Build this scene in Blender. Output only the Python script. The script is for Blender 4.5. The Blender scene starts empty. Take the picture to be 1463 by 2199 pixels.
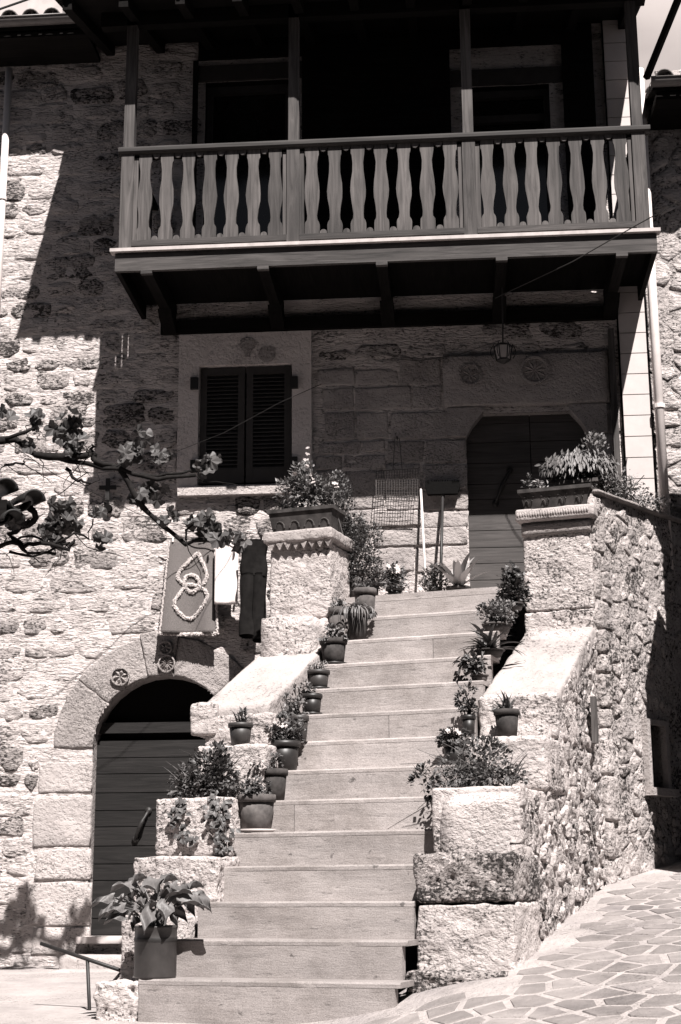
import bpy, math, random
import numpy as np
from mathutils import Matrix, Vector
random.seed(7)
SC = bpy.context.scene
COL = SC.collection
# ------------------------------------------------------------------ camera
FPX, PITCH, YAW, ROLL = 3262., .244, -.0767, -.00614
CX, CY = 731.5, 1099.5
FW = np.array([math.sin(YAW)*math.cos(PITCH), math.cos(YAW)*math.cos(PITCH), math.sin(PITCH)])
_r = np.array([math.cos(YAW), -math.sin(YAW), 0.]); _u = np.cross(_r, FW)
RT = math.cos(ROLL)*_r+math.sin(ROLL)*_u
UP = -math.sin(ROLL)*_r+math.cos(ROLL)*_u
EYE = np.array([0, 0, .69])
cam_d = bpy.data.cameras.new('camera'); cam = bpy.data.objects.new('camera', cam_d); COL.objects.link(cam)
cam.matrix_world = Matrix(((RT[0], UP[0], -FW[0], EYE[0]), (RT[1], UP[1], -FW[1], EYE[1]), (RT[2], UP[2], -FW[2], EYE[2]), (0, 0, 0, 1)))
cam_d.sensor_fit = 'VERTICAL'; cam_d.sensor_height = 36; cam_d.lens = FPX/2199*36
cam_d.clip_start = .05; cam_d.clip_end = 3000
SC.camera = cam
# ------------------------------------------------------------------ sky, sun, exposure
SUN = Vector((.2057, -.538, .8175)).normalized()          # towards the sun
w = bpy.data.worlds.new('World'); SC.world = w; w.use_nodes = True
nt = w.node_tree; bg = nt.nodes['Background']
sky = nt.nodes.new('ShaderNodeTexSky'); sky.sky_type = 'NISHITA'; sky.sun_disc = False
sky.sun_elevation = math.asin(SUN.z); sky.sun_rotation = math.atan2(SUN.x, SUN.y)
sky.air_density = .16; sky.dust_density = .2
hs = nt.nodes.new('ShaderNodeHueSaturation'); hs.inputs['Saturation'].default_value = .35
nt.links.new(sky.outputs[0], hs.inputs['Color']); nt.links.new(hs.outputs[0], bg.inputs['Color'])
bg.inputs['Strength'].default_value = .05
sd = bpy.data.lights.new('sun', 'SUN'); sd.energy = 5.0; sd.angle = math.radians(.5); sd.color = (1, .955, .925)
so = bpy.data.objects.new('sun', sd); COL.objects.link(so); so.rotation_euler = SUN.to_track_quat('Z', 'Y').to_euler(); so.location = (3, -2, 20)
SC.view_settings.view_transform = 'Standard'; SC.view_settings.look = 'None'
SC.view_settings.exposure = 1.2; SC.view_settings.gamma = 1.0; SC.view_settings.use_curve_mapping = False
SC.cycles.max_bounces = 6; SC.cycles.diffuse_bounces = 1

# ------------------------------------------------------------------ geometry helpers
YF = 12.9                                                # the front wall of the house
TH, H, RUN = -.2695, .21, .2356
D_ = np.array([math.cos(TH), math.sin(TH), 0]); U_ = np.array([-math.sin(TH), math.cos(TH), 0])
P0 = np.array([0, 8.3895, 0.])
Z1 = .2076
def ray(x, y): return FW+RT*(x-CX)/FPX-UP*(y-CY)/FPX
def on_plane(x, y, P, n):
    d = ray(x, y); return EYE+d*((np.array(P)-EYE)@n)/(d@n)
def at(x, y, Y=YF): return on_plane(x, y, (0, Y, 0), np.array([0, 1., 0]))
def st(a, b, z): return P0+a*D_+b*U_+np.array([0, 0, z])
def sv(x, y, b):
    P = on_plane(x, y, P0+b*U_, U_); return float((P-P0)@D_), float(P[2])
def proj(P):
    q = np.array(P)-EYE; z = q@FW; return CX+FPX*(q@RT)/z, CY-FPX*(q@UP)/z
def ppm(P): return FPX/((np.array(P)-EYE)@FW)             # pixels per metre at a point

def _hash(ix, iy, iz, s):
    n = (ix*374761393+iy*668265263+iz*2147483647+s*1274126177) & 0xffffffff
    n = ((n ^ (n >> 13))*1274126177) & 0xffffffff
    return ((n ^ (n >> 16)) & 0xffff)/65535.
def vnoise(p, s=0):
    p = np.asarray(p, float); i = np.floor(p).astype(np.int64); f = p-i; f = f*f*(3-2*f); r = 0
    for dx in (0, 1):
        for dy in (0, 1):
            for dz in (0, 1):
                wgt = (f[:, 0] if dx else 1-f[:, 0])*(f[:, 1] if dy else 1-f[:, 1])*(f[:, 2] if dz else 1-f[:, 2])
                r = r+wgt*_hash(i[:, 0]+dx, i[:, 1]+dy, i[:, 2]+dz, s)
    return r*2-1
def fbm(p, sc, octv=3, s=0):
    p = np.asarray(p, float)*sc; a = 1; t = 0
    for k in range(octv):
        t = t+a*vnoise(p*(2.1**k)+k*17.3, s+k); a *= .5
    return t

MW = {}
def root_of(o):
    while o.parent: o = o.parent
    return o
def empty(name, loc, rz=0):
    o = bpy.data.objects.new(name, None); COL.objects.link(o); o.location = tuple(loc); o.rotation_euler = (0, 0, rz)
    o.empty_display_size = .1
    MW[o.name] = np.array(Matrix.Translation(Vector(loc)) @ Matrix.Rotation(rz, 4, 'Z'))
    return o
def thing(name, label, cat, loc=(0, 0, 0), rz=0, group=None, kind=None):
    o = empty(name, loc, rz); return tag(o, label, cat, group, kind)
def tag(o, label=None, cat=None, group=None, kind=None):
    if label: o['label'] = label
    if cat: o['category'] = cat
    if group: o['group'] = group
    if kind: o['kind'] = kind
    return o
def mkobj(name, mesh, m, parent=None, kind=None):
    o = bpy.data.objects.new(name, mesh); COL.objects.link(o)
    if m is not None and not mesh.materials: mesh.materials.append(m)
    if parent is not None: o.parent = parent
    if kind: o['kind'] = kind
    return o
def mesh_from(name, V, F, parent=None, smooth=False, local=False):
    V = np.asarray(V, float)
    if parent is not None and not local:
        M = np.linalg.inv(MW[root_of(parent).name]); V = V@M[:3, :3].T+M[:3, 3]
    me = bpy.data.meshes.new(name); me.from_pydata(V.tolist(), [], F); 
    if smooth: me.polygons.foreach_set('use_smooth', [True]*len(me.polygons))
    me.update(); return me
class MB:
    def __init__(s): s.v = []; s.f = []
    def add(s, V, F):
        n = len(s.v); s.v.extend([tuple(map(float, q)) for q in V]); s.f.extend([[i+n for i in f] for f in F]); return s
    def hexa(s, P):                                       # 8 corners: bottom 4, top 4
        return s.add(P, [[0, 3, 2, 1], [4, 5, 6, 7], [0, 1, 5, 4], [1, 2, 6, 5], [2, 3, 7, 6], [3, 0, 4, 7]])
    def box(s, x0, x1, y0, y1, z0, z1, fr=None):
        P = [(x0, y0, z0), (x1, y0, z0), (x1, y1, z0), (x0, y1, z0), (x0, y0, z1), (x1, y0, z1), (x1, y1, z1), (x0, y1, z1)]
        if fr: P = [fr(*q) for q in P]
        return s.hexa(P)
    def tube(s, path, rad, n=8, caps=True):
        path = [np.array(q, float) for q in path]; m = len(path)
        if not hasattr(rad, '__len__'): rad = [rad]*m
        V = []; F = []
        ref = np.array([.13, .31, .94])
        for i, q in enumerate(path):
            t = path[min(i+1, m-1)]-path[max(i-1, 0)]; t = t/(np.linalg.norm(t)+1e-9)
            e1 = np.cross(t, ref); e1 /= np.linalg.norm(e1)+1e-9; e2 = np.cross(t, e1)
            for k in range(n):
                a = 2*math.pi*k/n; V.append(q+rad[i]*(math.cos(a)*e1+math.sin(a)*e2))
        for i in range(m-1):
            for k in range(n):
                F.append([i*n+k, i*n+(k+1) % n, (i+1)*n+(k+1) % n, (i+1)*n+k])
        if caps: F.append(list(range(n))[::-1]); F.append([(m-1)*n+k for k in range(n)])
        return s.add(V, F)
    def lathe(s, prof, c, n=20, sq=None):
        V = []; F = []; m = len(prof)
        for r, z in prof:
            for k in range(n):
                a = 2*math.pi*k/n; V.append((c[0]+r*math.cos(a), c[1]+r*math.sin(a), c[2]+z))
        for i in range(m-1):
            for k in range(n): F.append([i*n+k, i*n+(k+1) % n, (i+1)*n+(k+1) % n, (i+1)*n+k])
        return s.add(V, F)
    def prism(s, pts, vec):                               # polygon in space pushed along vec
        pts = [np.array(q, float) for q in pts]; n = len(pts); vec = np.array(vec, float)
        V = pts+[q+vec for q in pts]
        F = [list(range(n))[::-1], list(range(n, 2*n))]+[[i, (i+1) % n, n+(i+1) % n, n+i] for i in range(n)]
        return s.add(V, F)
    def build(s, name, m, parent=None, smooth=False, kind=None):
        return mkobj(name, mesh_from(name, s.v, s.f, parent, smooth), m, parent, kind)

def rough_block(name, m, parent, a0, a1, b0, b1, z0, z1, res=.02, amp=.01, rnd=.02, seed=0, fr=st, freq=9, pit=0., shear=None):
    """a hewn block: six gridded faces, rounded edges, weathered by noise"""
    n = [max(2, int(round((q1-q0)/res))) for q0, q1 in ((a0, a1), (b0, b1), (z0, z1))]
    lo = np.array([a0, b0, z0]); hi = np.array([a1, b1, z1])
    idx = {}; V = []; F = []
    def vid(i, j, k):
        q = (i, j, k)
        if q not in idx: idx[q] = len(V); V.append(q)
        return idx[q]
    for ax in range(3):
        o1, o2 = [q for q in range(3) if q != ax]
        for side in (0, n[ax]):
            for p in range(n[o1]):
                for q in range(n[o2]):
                    c = []
                    for dp, dq in ((0, 0), (1, 0), (1, 1), (0, 1)):
                        t = [0, 0, 0]; t[ax] = side; t[o1] = p+dp; t[o2] = q+dq; c.append(vid(*t))
                    flip = (side == 0) != (ax == 1)
                    F.append(c[::-1] if flip else c)
    P = lo+(hi-lo)*np.array(V, float)/np.array(n)
    inner = np.clip(P, lo+rnd, hi-rnd); d = P-inner; L = np.linalg.norm(d, axis=1, keepdims=True)+1e-9
    nrm = d/L
    P = inner+nrm*np.minimum(L, rnd)
    off = amp*(.7*fbm(P, freq*1.6, 4, seed)+.45*fbm(P*np.array([1, 1, 2.2]), freq*.35, 2, seed+9))
    if pit: off -= pit*np.clip(fbm(P*np.array([1, 1, 1.7]), freq*3., 2, seed+5)-.35, 0, 1)*1.6
    P = P+nrm*off[:, None]
    if shear is not None: P[:, 2] += shear(P[:, 1])
    W = np.array([fr(*q) for q in P])
    return mkobj(name, mesh_from(name, W, F, parent, True), m, parent)

def stone_mesh(poly, O, ex, ey, nv, h, seed, rough=.006, seg=18, rings=(1.0, .93, .72, .4), back=.03, parent=None, pillow=.5):
    """one stone set in a wall: outline poly (u,v), proud of the wall by h"""
    rnd = random.Random(seed)
    poly = np.array(poly, float); n = len(poly)
    per = np.linalg.norm(np.roll(poly, -1, 0)-poly, axis=1); tot = per.sum(); pts = []
    for k in range(n):
        m = max(1, int(round(seg*per[k]/tot)))
        for j in range(m): pts.append(poly[k]+(poly[(k+1) % n]-poly[k])*j/m)
    pts = np.array(pts); c = pts.mean(0); m = len(pts)
    V = []; hs = []
    V.append(np.c_[pts, np.full(m, -back)])
    lev = ([-.012, h*.35, h*.85, h] if pillow > 1.5 else [h*.55, h*.88, h, h])
    for r, l in zip(rings, lev):
        q = c+(pts-c)*r; V.append(np.c_[q, np.full(m, l)])
    V.append(np.array([[c[0], c[1], h]]))
    V = np.vstack(V)
    nz = fbm(np.c_[V[:, :2], np.full(len(V), seed*.37)], 16, 3, seed % 97)
    V[m:, 2] += rough*nz[m:]
    jit = fbm(np.c_[V[:, :2]*1.0, np.full(len(V), 3.1)], 11, 2, 5)
    V[:, 0] += rough*.9*jit; V[:, 1] += rough*.9*nz
    F = []
    R = len(rings)+1
    for i in range(R-1):
        for k in range(m): F.append([i*m+k, i*m+(k+1) % m, (i+1)*m+(k+1) % m, (i+1)*m+k])
    e = R*m
    for k in range(m): F.append([(R-1)*m+k, (R-1)*m+(k+1) % m, e])
    W = np.asarray(O)+V[:, :1]*ex+V[:, 1:2]*ey+V[:, 2:]*nv
    area = sum(poly[i][0]*poly[(i+1) % n][1]-poly[(i+1) % n][0]*poly[i][1] for i in range(n))
    hand = np.dot(np.cross(ex, ey), nv)*area
    if hand < 0: F = [f[::-1] for f in F]
    return mesh_from('stone', W, F, parent, True)

def clip_poly(poly, p, nrm):                               # keep the side where (x-p).n <= 0
    out = []
    for i in range(len(poly)):
        A, B = poly[i], poly[(i+1) % len(poly)]
        da, db = (A-p)@nrm, (B-p)@nrm
        if da <= 0: out.append(A)
        if da*db < 0: out.append(A+(B-A)*da/(da-db))
    return out
def voronoi(seeds, gap, lim=.4):
    S = np.array(seeds); res = []
    for i, s in enumerate(S):
        d = np.linalg.norm(S-s, axis=1); o = np.argsort(d)[1:16]
        poly = [s+np.array(q)*lim for q in ((-1, -1), (1, -1), (1, 1), (-1, 1))]
        for j in o:
            nv = S[j]-s; L = np.linalg.norm(nv); nv = nv/L
            poly = clip_poly(poly, s+nv*(L/2-gap/2), nv)
            if len(poly) < 3: break
        if len(poly) >= 3: res.append((s, poly))
    return res

# ------------------------------------------------------------------ materials
def T(v, k=1.0): return (min(v*1.03, 1), v*(1-.068*k), v*(1-.1*k), 1)
def nodes(m): return m.node_tree.nodes, m.node_tree.links
def base_mat(name, rough=.9, spec=.2):
    m = bpy.data.materials.new(name); m.use_nodes = True
    N, L = nodes(m); b = N['Principled BSDF']; b.inputs['Roughness'].default_value = rough
    b.inputs['Specular IOR Level'].default_value = spec
    return m, N, L, b
def tex(N, L, kind, scale, detail=4, vec=None, rough=.55):
    t = N.new('ShaderNodeTexNoise' if kind == 'n' else 'ShaderNodeTexVoronoi')
    t.inputs['Scale'].default_value = scale
    if kind == 'n': t.inputs['Detail'].default_value = detail; t.inputs['Roughness'].default_value = rough
    if vec is not None: L.new(vec, t.inputs['Vector'])
    return t
def ramp(N, L, src, p0, p1, c0, c1):
    r = N.new('ShaderNodeValToRGB'); r.color_ramp.elements[0].position = p0; r.color_ramp.elements[1].position = p1
    r.color_ramp.elements[0].color = c0; r.color_ramp.elements[1].color = c1; L.new(src, r.inputs[0]); return r.outputs[0]
def mixc(N, L, mode, fac, a, b):
    x = N.new('ShaderNodeMix'); x.data_type = 'RGBA'; x.blend_type = mode
    for s, v in ((x.inputs[0], fac), (x.inputs[6], a), (x.inputs[7], b)):
        if hasattr(v, 'links') or hasattr(v, 'is_output'): L.new(v, s)
        else: s.default_value = v
    return x.outputs[2]
def math_(N, L, op, a, b=None):
    x = N.new('ShaderNodeMath'); x.operation = op
    for s, v in ((x.inputs[0], a), (x.inputs[1], b)):
        if v is None: continue
        if hasattr(v, 'is_output'): L.new(v, s)
        else: s.default_value = v
    return x.outputs[0]
def bump(N, L, b, items):
    """items: (height socket, distance)"""
    prev = None
    for h, d in items:
        q = N.new('ShaderNodeBump'); q.inputs['Strength'].default_value = 1; q.inputs['Distance'].default_value = d
        L.new(h, q.inputs['Height'])
        if prev: L.new(prev, q.inputs['Normal'])
        prev = q.outputs[0]
    L.new(prev, b.inputs['Normal'])
def stone_mat(name, lo, hi, sc=3., fine=.003, pits=.012, pitsc=26., dens=.3, rnd=.2, layer=1.0, rough=.95, pit_shade=.5, cl=1.4, stain=.25):
    """pale stone: even ground, sparse pits in clusters, dark specks that paint the shade of pits"""
    m, N, L, b = base_mat(name, rough, .1)
    tc = N.new('ShaderNodeTexCoord'); mp = N.new('ShaderNodeMapping'); mp.inputs['Scale'].default_value = (1, 1, layer)
    L.new(tc.outputs['Object'], mp.inputs[0]); v = mp.outputs[0]
    n1 = tex(N, L, 'n', sc, 7, v, .62); c = ramp(N, L, n1.outputs[0], .32, .68, T(lo), T(hi))
    n2 = tex(N, L, 'n', cl*.8, 6, v, .65); c = mixc(N, L, 'MULTIPLY', 1., c, ramp(N, L, n2.outputs[0], .3, .5, (1-stain, 1-stain, 1-stain*.95, 1), (1, 1, 1, 1)))
    big = tex(N, L, 'n', cl, 3, v, .55)
    off = math_(N, L, 'MULTIPLY', math_(N, L, 'SUBTRACT', big.outputs[0], .5), .55)
    n3 = tex(N, L, 'n', pitsc*1.7, 5, v, .62)
    sp = ramp(N, L, math_(N, L, 'ADD', n3.outputs[0], off), dens-.05, dens+.05, (1-pit_shade,)*3+(1,), (1, 1, 1, 1))  # dark specks put the shade of pits into the colour
    c = mixc(N, L, 'MULTIPLY', 1., c, sp)
    oi = N.new('ShaderNodeObjectInfo')
    k = math_(N, L, 'ADD', math_(N, L, 'MULTIPLY', oi.outputs['Random'], rnd), 1-rnd*.6)
    g = N.new('ShaderNodeCombineColor')
    for q in range(3): L.new(k, g.inputs[q])
    c = mixc(N, L, 'MULTIPLY', 1., c, g.outputs[0])
    L.new(c, b.inputs['Base Color'])
    n4 = tex(N, L, 'n', pitsc, 5, v, .62)
    p = ramp(N, L, math_(N, L, 'ADD', n4.outputs[0], off), dens-.12, dens+.22, (0, 0, 0, 1), (1, 1, 1, 1))
    n5 = tex(N, L, 'n', pitsc*3, 5, v, .6); n6 = tex(N, L, 'n', pitsc*.33, 3, v, .5)
    bump(N, L, b, [(p, pits), (n6.outputs[0], pits*1.6), (n5.outputs[0], fine)])
    return m
def wood_mat(name, lo, hi, axis=0, sc=6., rough=.75, bmp=.002, rnd=.3, knots=0.0):
    m, N, L, b = base_mat(name, rough, .25)
    tc = N.new('ShaderNodeTexCoord'); mp = N.new('ShaderNodeMapping')
    s = [9., 9., 9.]; s[axis] = .55; mp.inputs['Scale'].default_value = s
    L.new(tc.outputs['Object'], mp.inputs[0])
    oi = N.new('ShaderNodeObjectInfo')
    va = N.new('ShaderNodeVectorMath'); va.operation = 'ADD'; L.new(mp.outputs[0], va.inputs[0])
    cx = N.new('ShaderNodeCombineXYZ')
    r10 = math_(N, L, 'MULTIPLY', oi.outputs['Random'], 37.)
    for q in range(3): L.new(r10, cx.inputs[q])
    L.new(cx.outputs[0], va.inputs[1]); v = va.outputs[0]
    n1 = tex(N, L, 'n', sc*.5, 8, v, .65); n1.inputs['Distortion'].default_value = 1.2
    c = ramp(N, L, n1.outputs[0], .3, .72, T(lo), T(hi))
    n2 = tex(N, L, 'n', 1.3, 3, tc.outputs['Object']); s2 = ramp(N, L, n2.outputs[0], .3, .6, (.6, .6, .6, 1), (1, 1, 1, 1))
    c = mixc(N, L, 'MULTIPLY', .8, c, s2)
    k = math_(N, L, 'ADD', math_(N, L, 'MULTIPLY', oi.outputs['Random'], rnd), 1-rnd*.5)
    g = N.new('ShaderNodeCombineColor')
    for q in range(3): L.new(k, g.inputs[q])
    c = mixc(N, L, 'MULTIPLY', 1., c, g.outputs[0]); L.new(c, b.inputs['Base Color'])
    bump(N, L, b, [(n1.outputs[0], bmp)])
    return m
def plain(name, v, rough=.6, spec=.3, var=.25, sc=12., bmp=0., tint=1., metal=0.):
    m, N, L, b = base_mat(name, rough, spec); b.inputs['Metallic'].default_value = metal
    tc = N.new('ShaderNodeTexCoord'); n = tex(N, L, 'n', sc, 6, tc.outputs['Object'], .6)
    c = ramp(N, L, n.outputs[0], .3, .7, T(v*(1-var), tint), T(v*(1+var*.6), tint)); L.new(c, b.inputs['Base Color'])
    if bmp: bump(N, L, b, [(n.outputs[0], bmp)])
    return m
def leaf_mat(name, v, rnd=.6, rough=.5, spec=.35, trans=.12, tint=.4):
    m, N, L, b = base_mat(name, rough, spec)
    ge = N.new('ShaderNodeNewGeometry'); oi = N.new('ShaderNodeObjectInfo')
    k = math_(N, L, 'ADD', math_(N, L, 'MULTIPLY', ge.outputs['Random Per Island'], rnd), 1-rnd*.5)
    k = math_(N, L, 'MULTIPLY', k, math_(N, L, 'ADD', math_(N, L, 'MULTIPLY', oi.outputs['Random'], .3), .85))
    g = N.new('ShaderNodeCombineColor')
    for q in range(3): L.new(k, g.inputs[q])
    c = mixc(N, L, 'MULTIPLY', 1., T(v, tint), g.outputs[0]); L.new(c, b.inputs['Base Color'])
    tr = N.new('ShaderNodeBsdfTranslucent'); L.new(c, tr.inputs[0]); mx = N.new('ShaderNodeMixShader'); mx.inputs[0].default_value = trans
    L.new(b.outputs[0], mx.inputs[1]); L.new(tr.outputs[0], mx.inputs[2]); L.new(mx.outputs[0], N['Material Output'].inputs[0])
    return m
def travertine(name='travertine', lo=.31, hi=.42):
    m, N, L, b = base_mat(name, .75, .2)
    tc = N.new('ShaderNodeTexCoord'); mp = N.new('ShaderNodeMapping'); mp.inputs['Scale'].default_value = (1.5, 6, 8)
    oi = N.new('ShaderNodeObjectInfo'); va = N.new('ShaderNodeVectorMath'); va.operation = 'ADD'
    cx = N.new('ShaderNodeCombineXYZ')
    for q, f in enumerate((50., 31., 17.)): L.new(math_(N, L, 'MULTIPLY', oi.outputs['Random'], f), cx.inputs[q])
    L.new(tc.outputs['Object'], va.inputs[0]); L.new(cx.outputs[0], va.inputs[1]); L.new(va.outputs[0], mp.inputs[0])
    n = tex(N, L, 'n', 1.5, 7, mp.outputs[0], .6); n.inputs['Distortion'].default_value = .8
    c = ramp(N, L, n.outputs[0], .3, .7, T(lo), T(hi))
    n2 = tex(N, L, 'n', 2.6, 8, va.outputs[0], .7); c = mixc(N, L, 'MULTIPLY', 1., c, ramp(N, L, n2.outputs[0], .36, .56, (.72, .71, .7, 1), (1, 1, 1, 1)))
    n3 = tex(N, L, 'n', 5, 9, mp.outputs[0], .72); c = mixc(N, L, 'MULTIPLY', 1., c, ramp(N, L, n3.outputs[0], .34, .4, (.55, .55, .55, 1), (1, 1, 1, 1)))
    n6 = tex(N, L, 'n', 110, 4, tc.outputs['Object'], .7); c = mixc(N, L, 'MULTIPLY', 1., c, ramp(N, L, n6.outputs[0], .36, .6, (.74, .74, .74, 1), (1, 1, 1, 1)))
    n7 = tex(N, L, 'n', 13, 5, va.outputs[0], .6); c = mixc(N, L, 'MULTIPLY', 1., c, ramp(N, L, n7.outputs[0], .27, .33, (.4, .4, .4, 1), (1, 1, 1, 1)))
    k = math_(N, L, 'ADD', math_(N, L, 'MULTIPLY', oi.outputs['Random'], .22), .92)
    g = N.new('ShaderNodeCombineColor')
    for q in range(3): L.new(k, g.inputs[q])
    c = mixc(N, L, 'MULTIPLY', 1., c, g.outputs[0])
    L.new(c, b.inputs['Base Color']); bump(N, L, b, [(n3.outputs[0], .004), (n6.outputs[0], .002)])
    return m
M = {}
M['rubble'] = stone_mat('rubble limestone', .46, .57, 3.5, .003, .018, 15., .395, .12, 2.7, .95, .8, 2.4, .1)
M['rubble_rough'] = stone_mat('pitted rubble limestone', .38, .52, 3.5, .005, .03, 19., .465, .2, 2.1, .95, .85, 2., .2)
M['mortar'] = stone_mat('lime mortar', .5, .59, 2.2, .003, .014, 15., .385, .0, 2.8, .95, .78, 2.4, .1)
M['ashlar'] = stone_mat('dressed limestone', .3, .42, 2.5, .003, .008, 34., .37, .2, 1.2, .95, .6, 1.4, .2)
M['jamb'] = stone_mat('pale dressed limestone', .4, .48, 2.5, .003, .008, 30., .39, .12, 1.2, .95, .7, 1.6, .15)
M['voussoir'] = stone_mat('arch limestone', .3, .38, 3., .003, .01, 40., .4, .1, 1., .95, .6, 1.4, .15)
M['block'] = stone_mat('weathered travertine block', .44, .53, 3., .003, .012, 26., .395, .1, 1.3, .95, .85, 2.6, .18)
M['block_rough'] = stone_mat('pitted rough block', .38, .5, 6., .005, .03, 26., .5, .1, 1.5, .95, .85, 3.)
M['slab'] = stone_mat('whitened slab', .3, .38, 2., .002, .006, 24., .36, .1, 1., .95, .6, 2., .15)
M['side'] = stone_mat('rough side rubble', .36, .5, 5., .005, .018, 24., .425, .3, 1., .95, .85, 3., .2)
M['sidemortar'] = stone_mat('side mortar', .36, .46, 4., .004, .018, 24., .43, .0, 1., .95, .85, 3., .2)
M['trav'] = travertine()
M['trav_low'] = travertine('darker travertine', .25, .35)  # darker travertine for the lowest steps
M['surround'] = stone_mat('pale window limestone', .55, .63, 2.5, .003, .006, 30., .36, .05, 1., .95, .5, 1.6, .12)
M['paver'] = stone_mat('paving stone', .17, .26, 6., .004, .004, 30., .33, .38, 1., .9, .45, 2., .3)
M['street'] = stone_mat('worn street paving', .1, .16, 3., .004, .006, 12., .3, .0, 1.)
M['joint'] = stone_mat('pale pavement mortar', .3, .39, 2.6, .004, .008, 26., .36, .0, 1., .95, .5, 1.2, .35)
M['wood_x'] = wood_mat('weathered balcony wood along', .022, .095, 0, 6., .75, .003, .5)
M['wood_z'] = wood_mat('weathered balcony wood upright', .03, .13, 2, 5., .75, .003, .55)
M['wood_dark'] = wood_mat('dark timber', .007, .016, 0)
M['wood_y'] = wood_mat('shaded joist timber', .005, .012, 1)  # shade under deck and roof is put into this timber's colour
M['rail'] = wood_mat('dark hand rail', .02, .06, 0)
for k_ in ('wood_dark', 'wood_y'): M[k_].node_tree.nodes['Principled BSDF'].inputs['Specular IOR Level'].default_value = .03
M['door'] = wood_mat('stained door boards', .007, .024, 0, 7., .6, .002, .35)
M['door_up'] = wood_mat('upper door boards', .05, .11, 0, 7., .7, .002, .2)
M['shutter'] = plain('shutter paint', .045, .55, .3, .2)
M['frame_pale'] = plain('painted frame', .05, .6, .3, .2)
M['iron'] = plain('wrought iron', .018, .55, .4, .3)
M['pipe'] = plain('painted drain pipe', .66, .5, .3, .12, 6.)
M['clad'] = plain('white painted cladding', .5, .6, .25, .07, 9., .0008)
M['tile'] = plain('clay roof tile', .12, .85, .2, .5, 9., .003)
M['tile_shaded'] = plain('shaded clay roof tile', .012, .6, .3, .5, 9., .003)  # porch tiles seen from below, their shade put into the colour
M['gutter'] = plain('metal gutter', .12, .45, .5, .2)
M['terra'] = plain('terracotta', .1, .85, .2, .6, 11., .003)
M['terra_d'] = plain('old terracotta', .05, .85, .2, .65, 12., .003)
M['plastic'] = plain('dark plastic pot', .022, .45, .4, .3)
M['plastic_m'] = plain('brown plastic pot', .04, .5, .4, .3)
M['saucer'] = plain('pale saucer', .5, .5, .3, .1)
M['soil'] = plain('potting soil', .03, .95, .1, .5, 60., .004)
M['leaf'] = leaf_mat('dark leaf', .075, .9)
M['leaf_m'] = leaf_mat('mid leaf', .14, .8)
M['leaf_l'] = leaf_mat('pale leaf', .26, .6)
M['hosta'] = leaf_mat('broad leaf', .12, .3, .5, .3, .06)
M['vleaf'] = leaf_mat('vine leaf', .08, .5, .5, .3, .25)
M['vleaf_l'] = leaf_mat('young vine leaf', .1, .5, .5, .3, .3)
M['petal'] = leaf_mat('white petal', .5, .2, .7, .2, .2, 1.)
M['petal_d'] = leaf_mat('red petal', .03, .3)
M['bark'] = plain('vine bark', .016, .95, .1, .5, 30., .004)
M['void'] = plain('dark room', .01, 1., 0., .1)
M['glass'] = plain('dark window glass', .015, .12, .5, .1)
M['rug'] = plain('grey rug pile', .16, 1., .05, .35, 160., .006)
M['rug_l'] = plain('pale rug fringe', .5, 1., .05, .25, 120., .005)
M['towel'] = plain('white towel', .72, .95, .1, .06, 80., .002)
M['black'] = plain('black cloth', .012, .95, .1, .4, 20., .002)
M['broom'] = plain('dark bristles', .004, .9, .1, .4, 60., .003)
M['stick_l'] = plain('pale stick', .6, .5, .3, .1)
M['wire'] = plain('steel wire', .08, .4, .5, .2)
M['plaster'] = plain('pale plaster', .5, .9, .1, .2, 5., .003)
M['sill'] = plain('door sill marble', .55, .5, .3, .1)

# ------------------------------------------------------------------ ground
def sst(a, b, x):
    t = min(1, max(0, (x-a)/(b-a))); return t*t*(3-2*t)
def gz(X, Y):
    zr = .26+.13*(min(Y, 13)-8.83)+.1*(min(X, 3)-.28)
    zl = .09-.03*(12.9-Y) if Y > 8.6 else -.04-.12*(8.6-Y)
    zl = min(zl, .1); zr = max(zr, -1.6); zl = max(zl, -1.6)
    wgt = sst(-1.2, .2, X); return zl*(1-wgt)+zr*wgt
xs = [-60, -30, -15]+list(np.arange(-9, 6.01, .25))+[10, 20, 60]
ys = [-60, -30, -12]+list(np.arange(-6, 14.01, .25))+[20, 60]
V = [(x, y, gz(x, y)) for y in ys for x in xs]; nx = len(xs)
F = [[j*nx+i, j*nx+i+1, (j+1)*nx+i+1, (j+1)*nx+i] for j in range(len(ys)-1) for i in range(nx-1)]
ground = mkobj('ground', mesh_from('ground', V, F, None, True), M['street']); ground['kind'] = 'structure'
xs = list(np.arange(-6, 3.61, .15)); ys = list(np.arange(6, 13.01, .2)); nx = len(xs)
V = [(x, y, gz(x, y)+.006) for y in ys for x in xs]; F = [[j*nx+i, j*nx+i+1, (j+1)*nx+i+1, (j+1)*nx+i] for j in range(len(ys)-1) for i in range(nx-1)]
ground = mkobj('pavement', mesh_from('pavement', V, F, None, True), M['joint']); ground['kind'] = 'structure'
MW['pavement'] = np.eye(4)
rnd = random.Random(3); seeds = []
for i in range(14000):
    q = (rnd.uniform(-2.6, 3.4), rnd.uniform(3.2, 13))
    if all((q[0]-s[0])**2+((q[1]-s[1])*.85)**2 > .152**2 for s in seeds[-400:]) and all((q[0]-s[0])**2+((q[1]-s[1])*.85)**2 > .152**2 for s in seeds): seeds.append(q)
npv = 0
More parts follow.
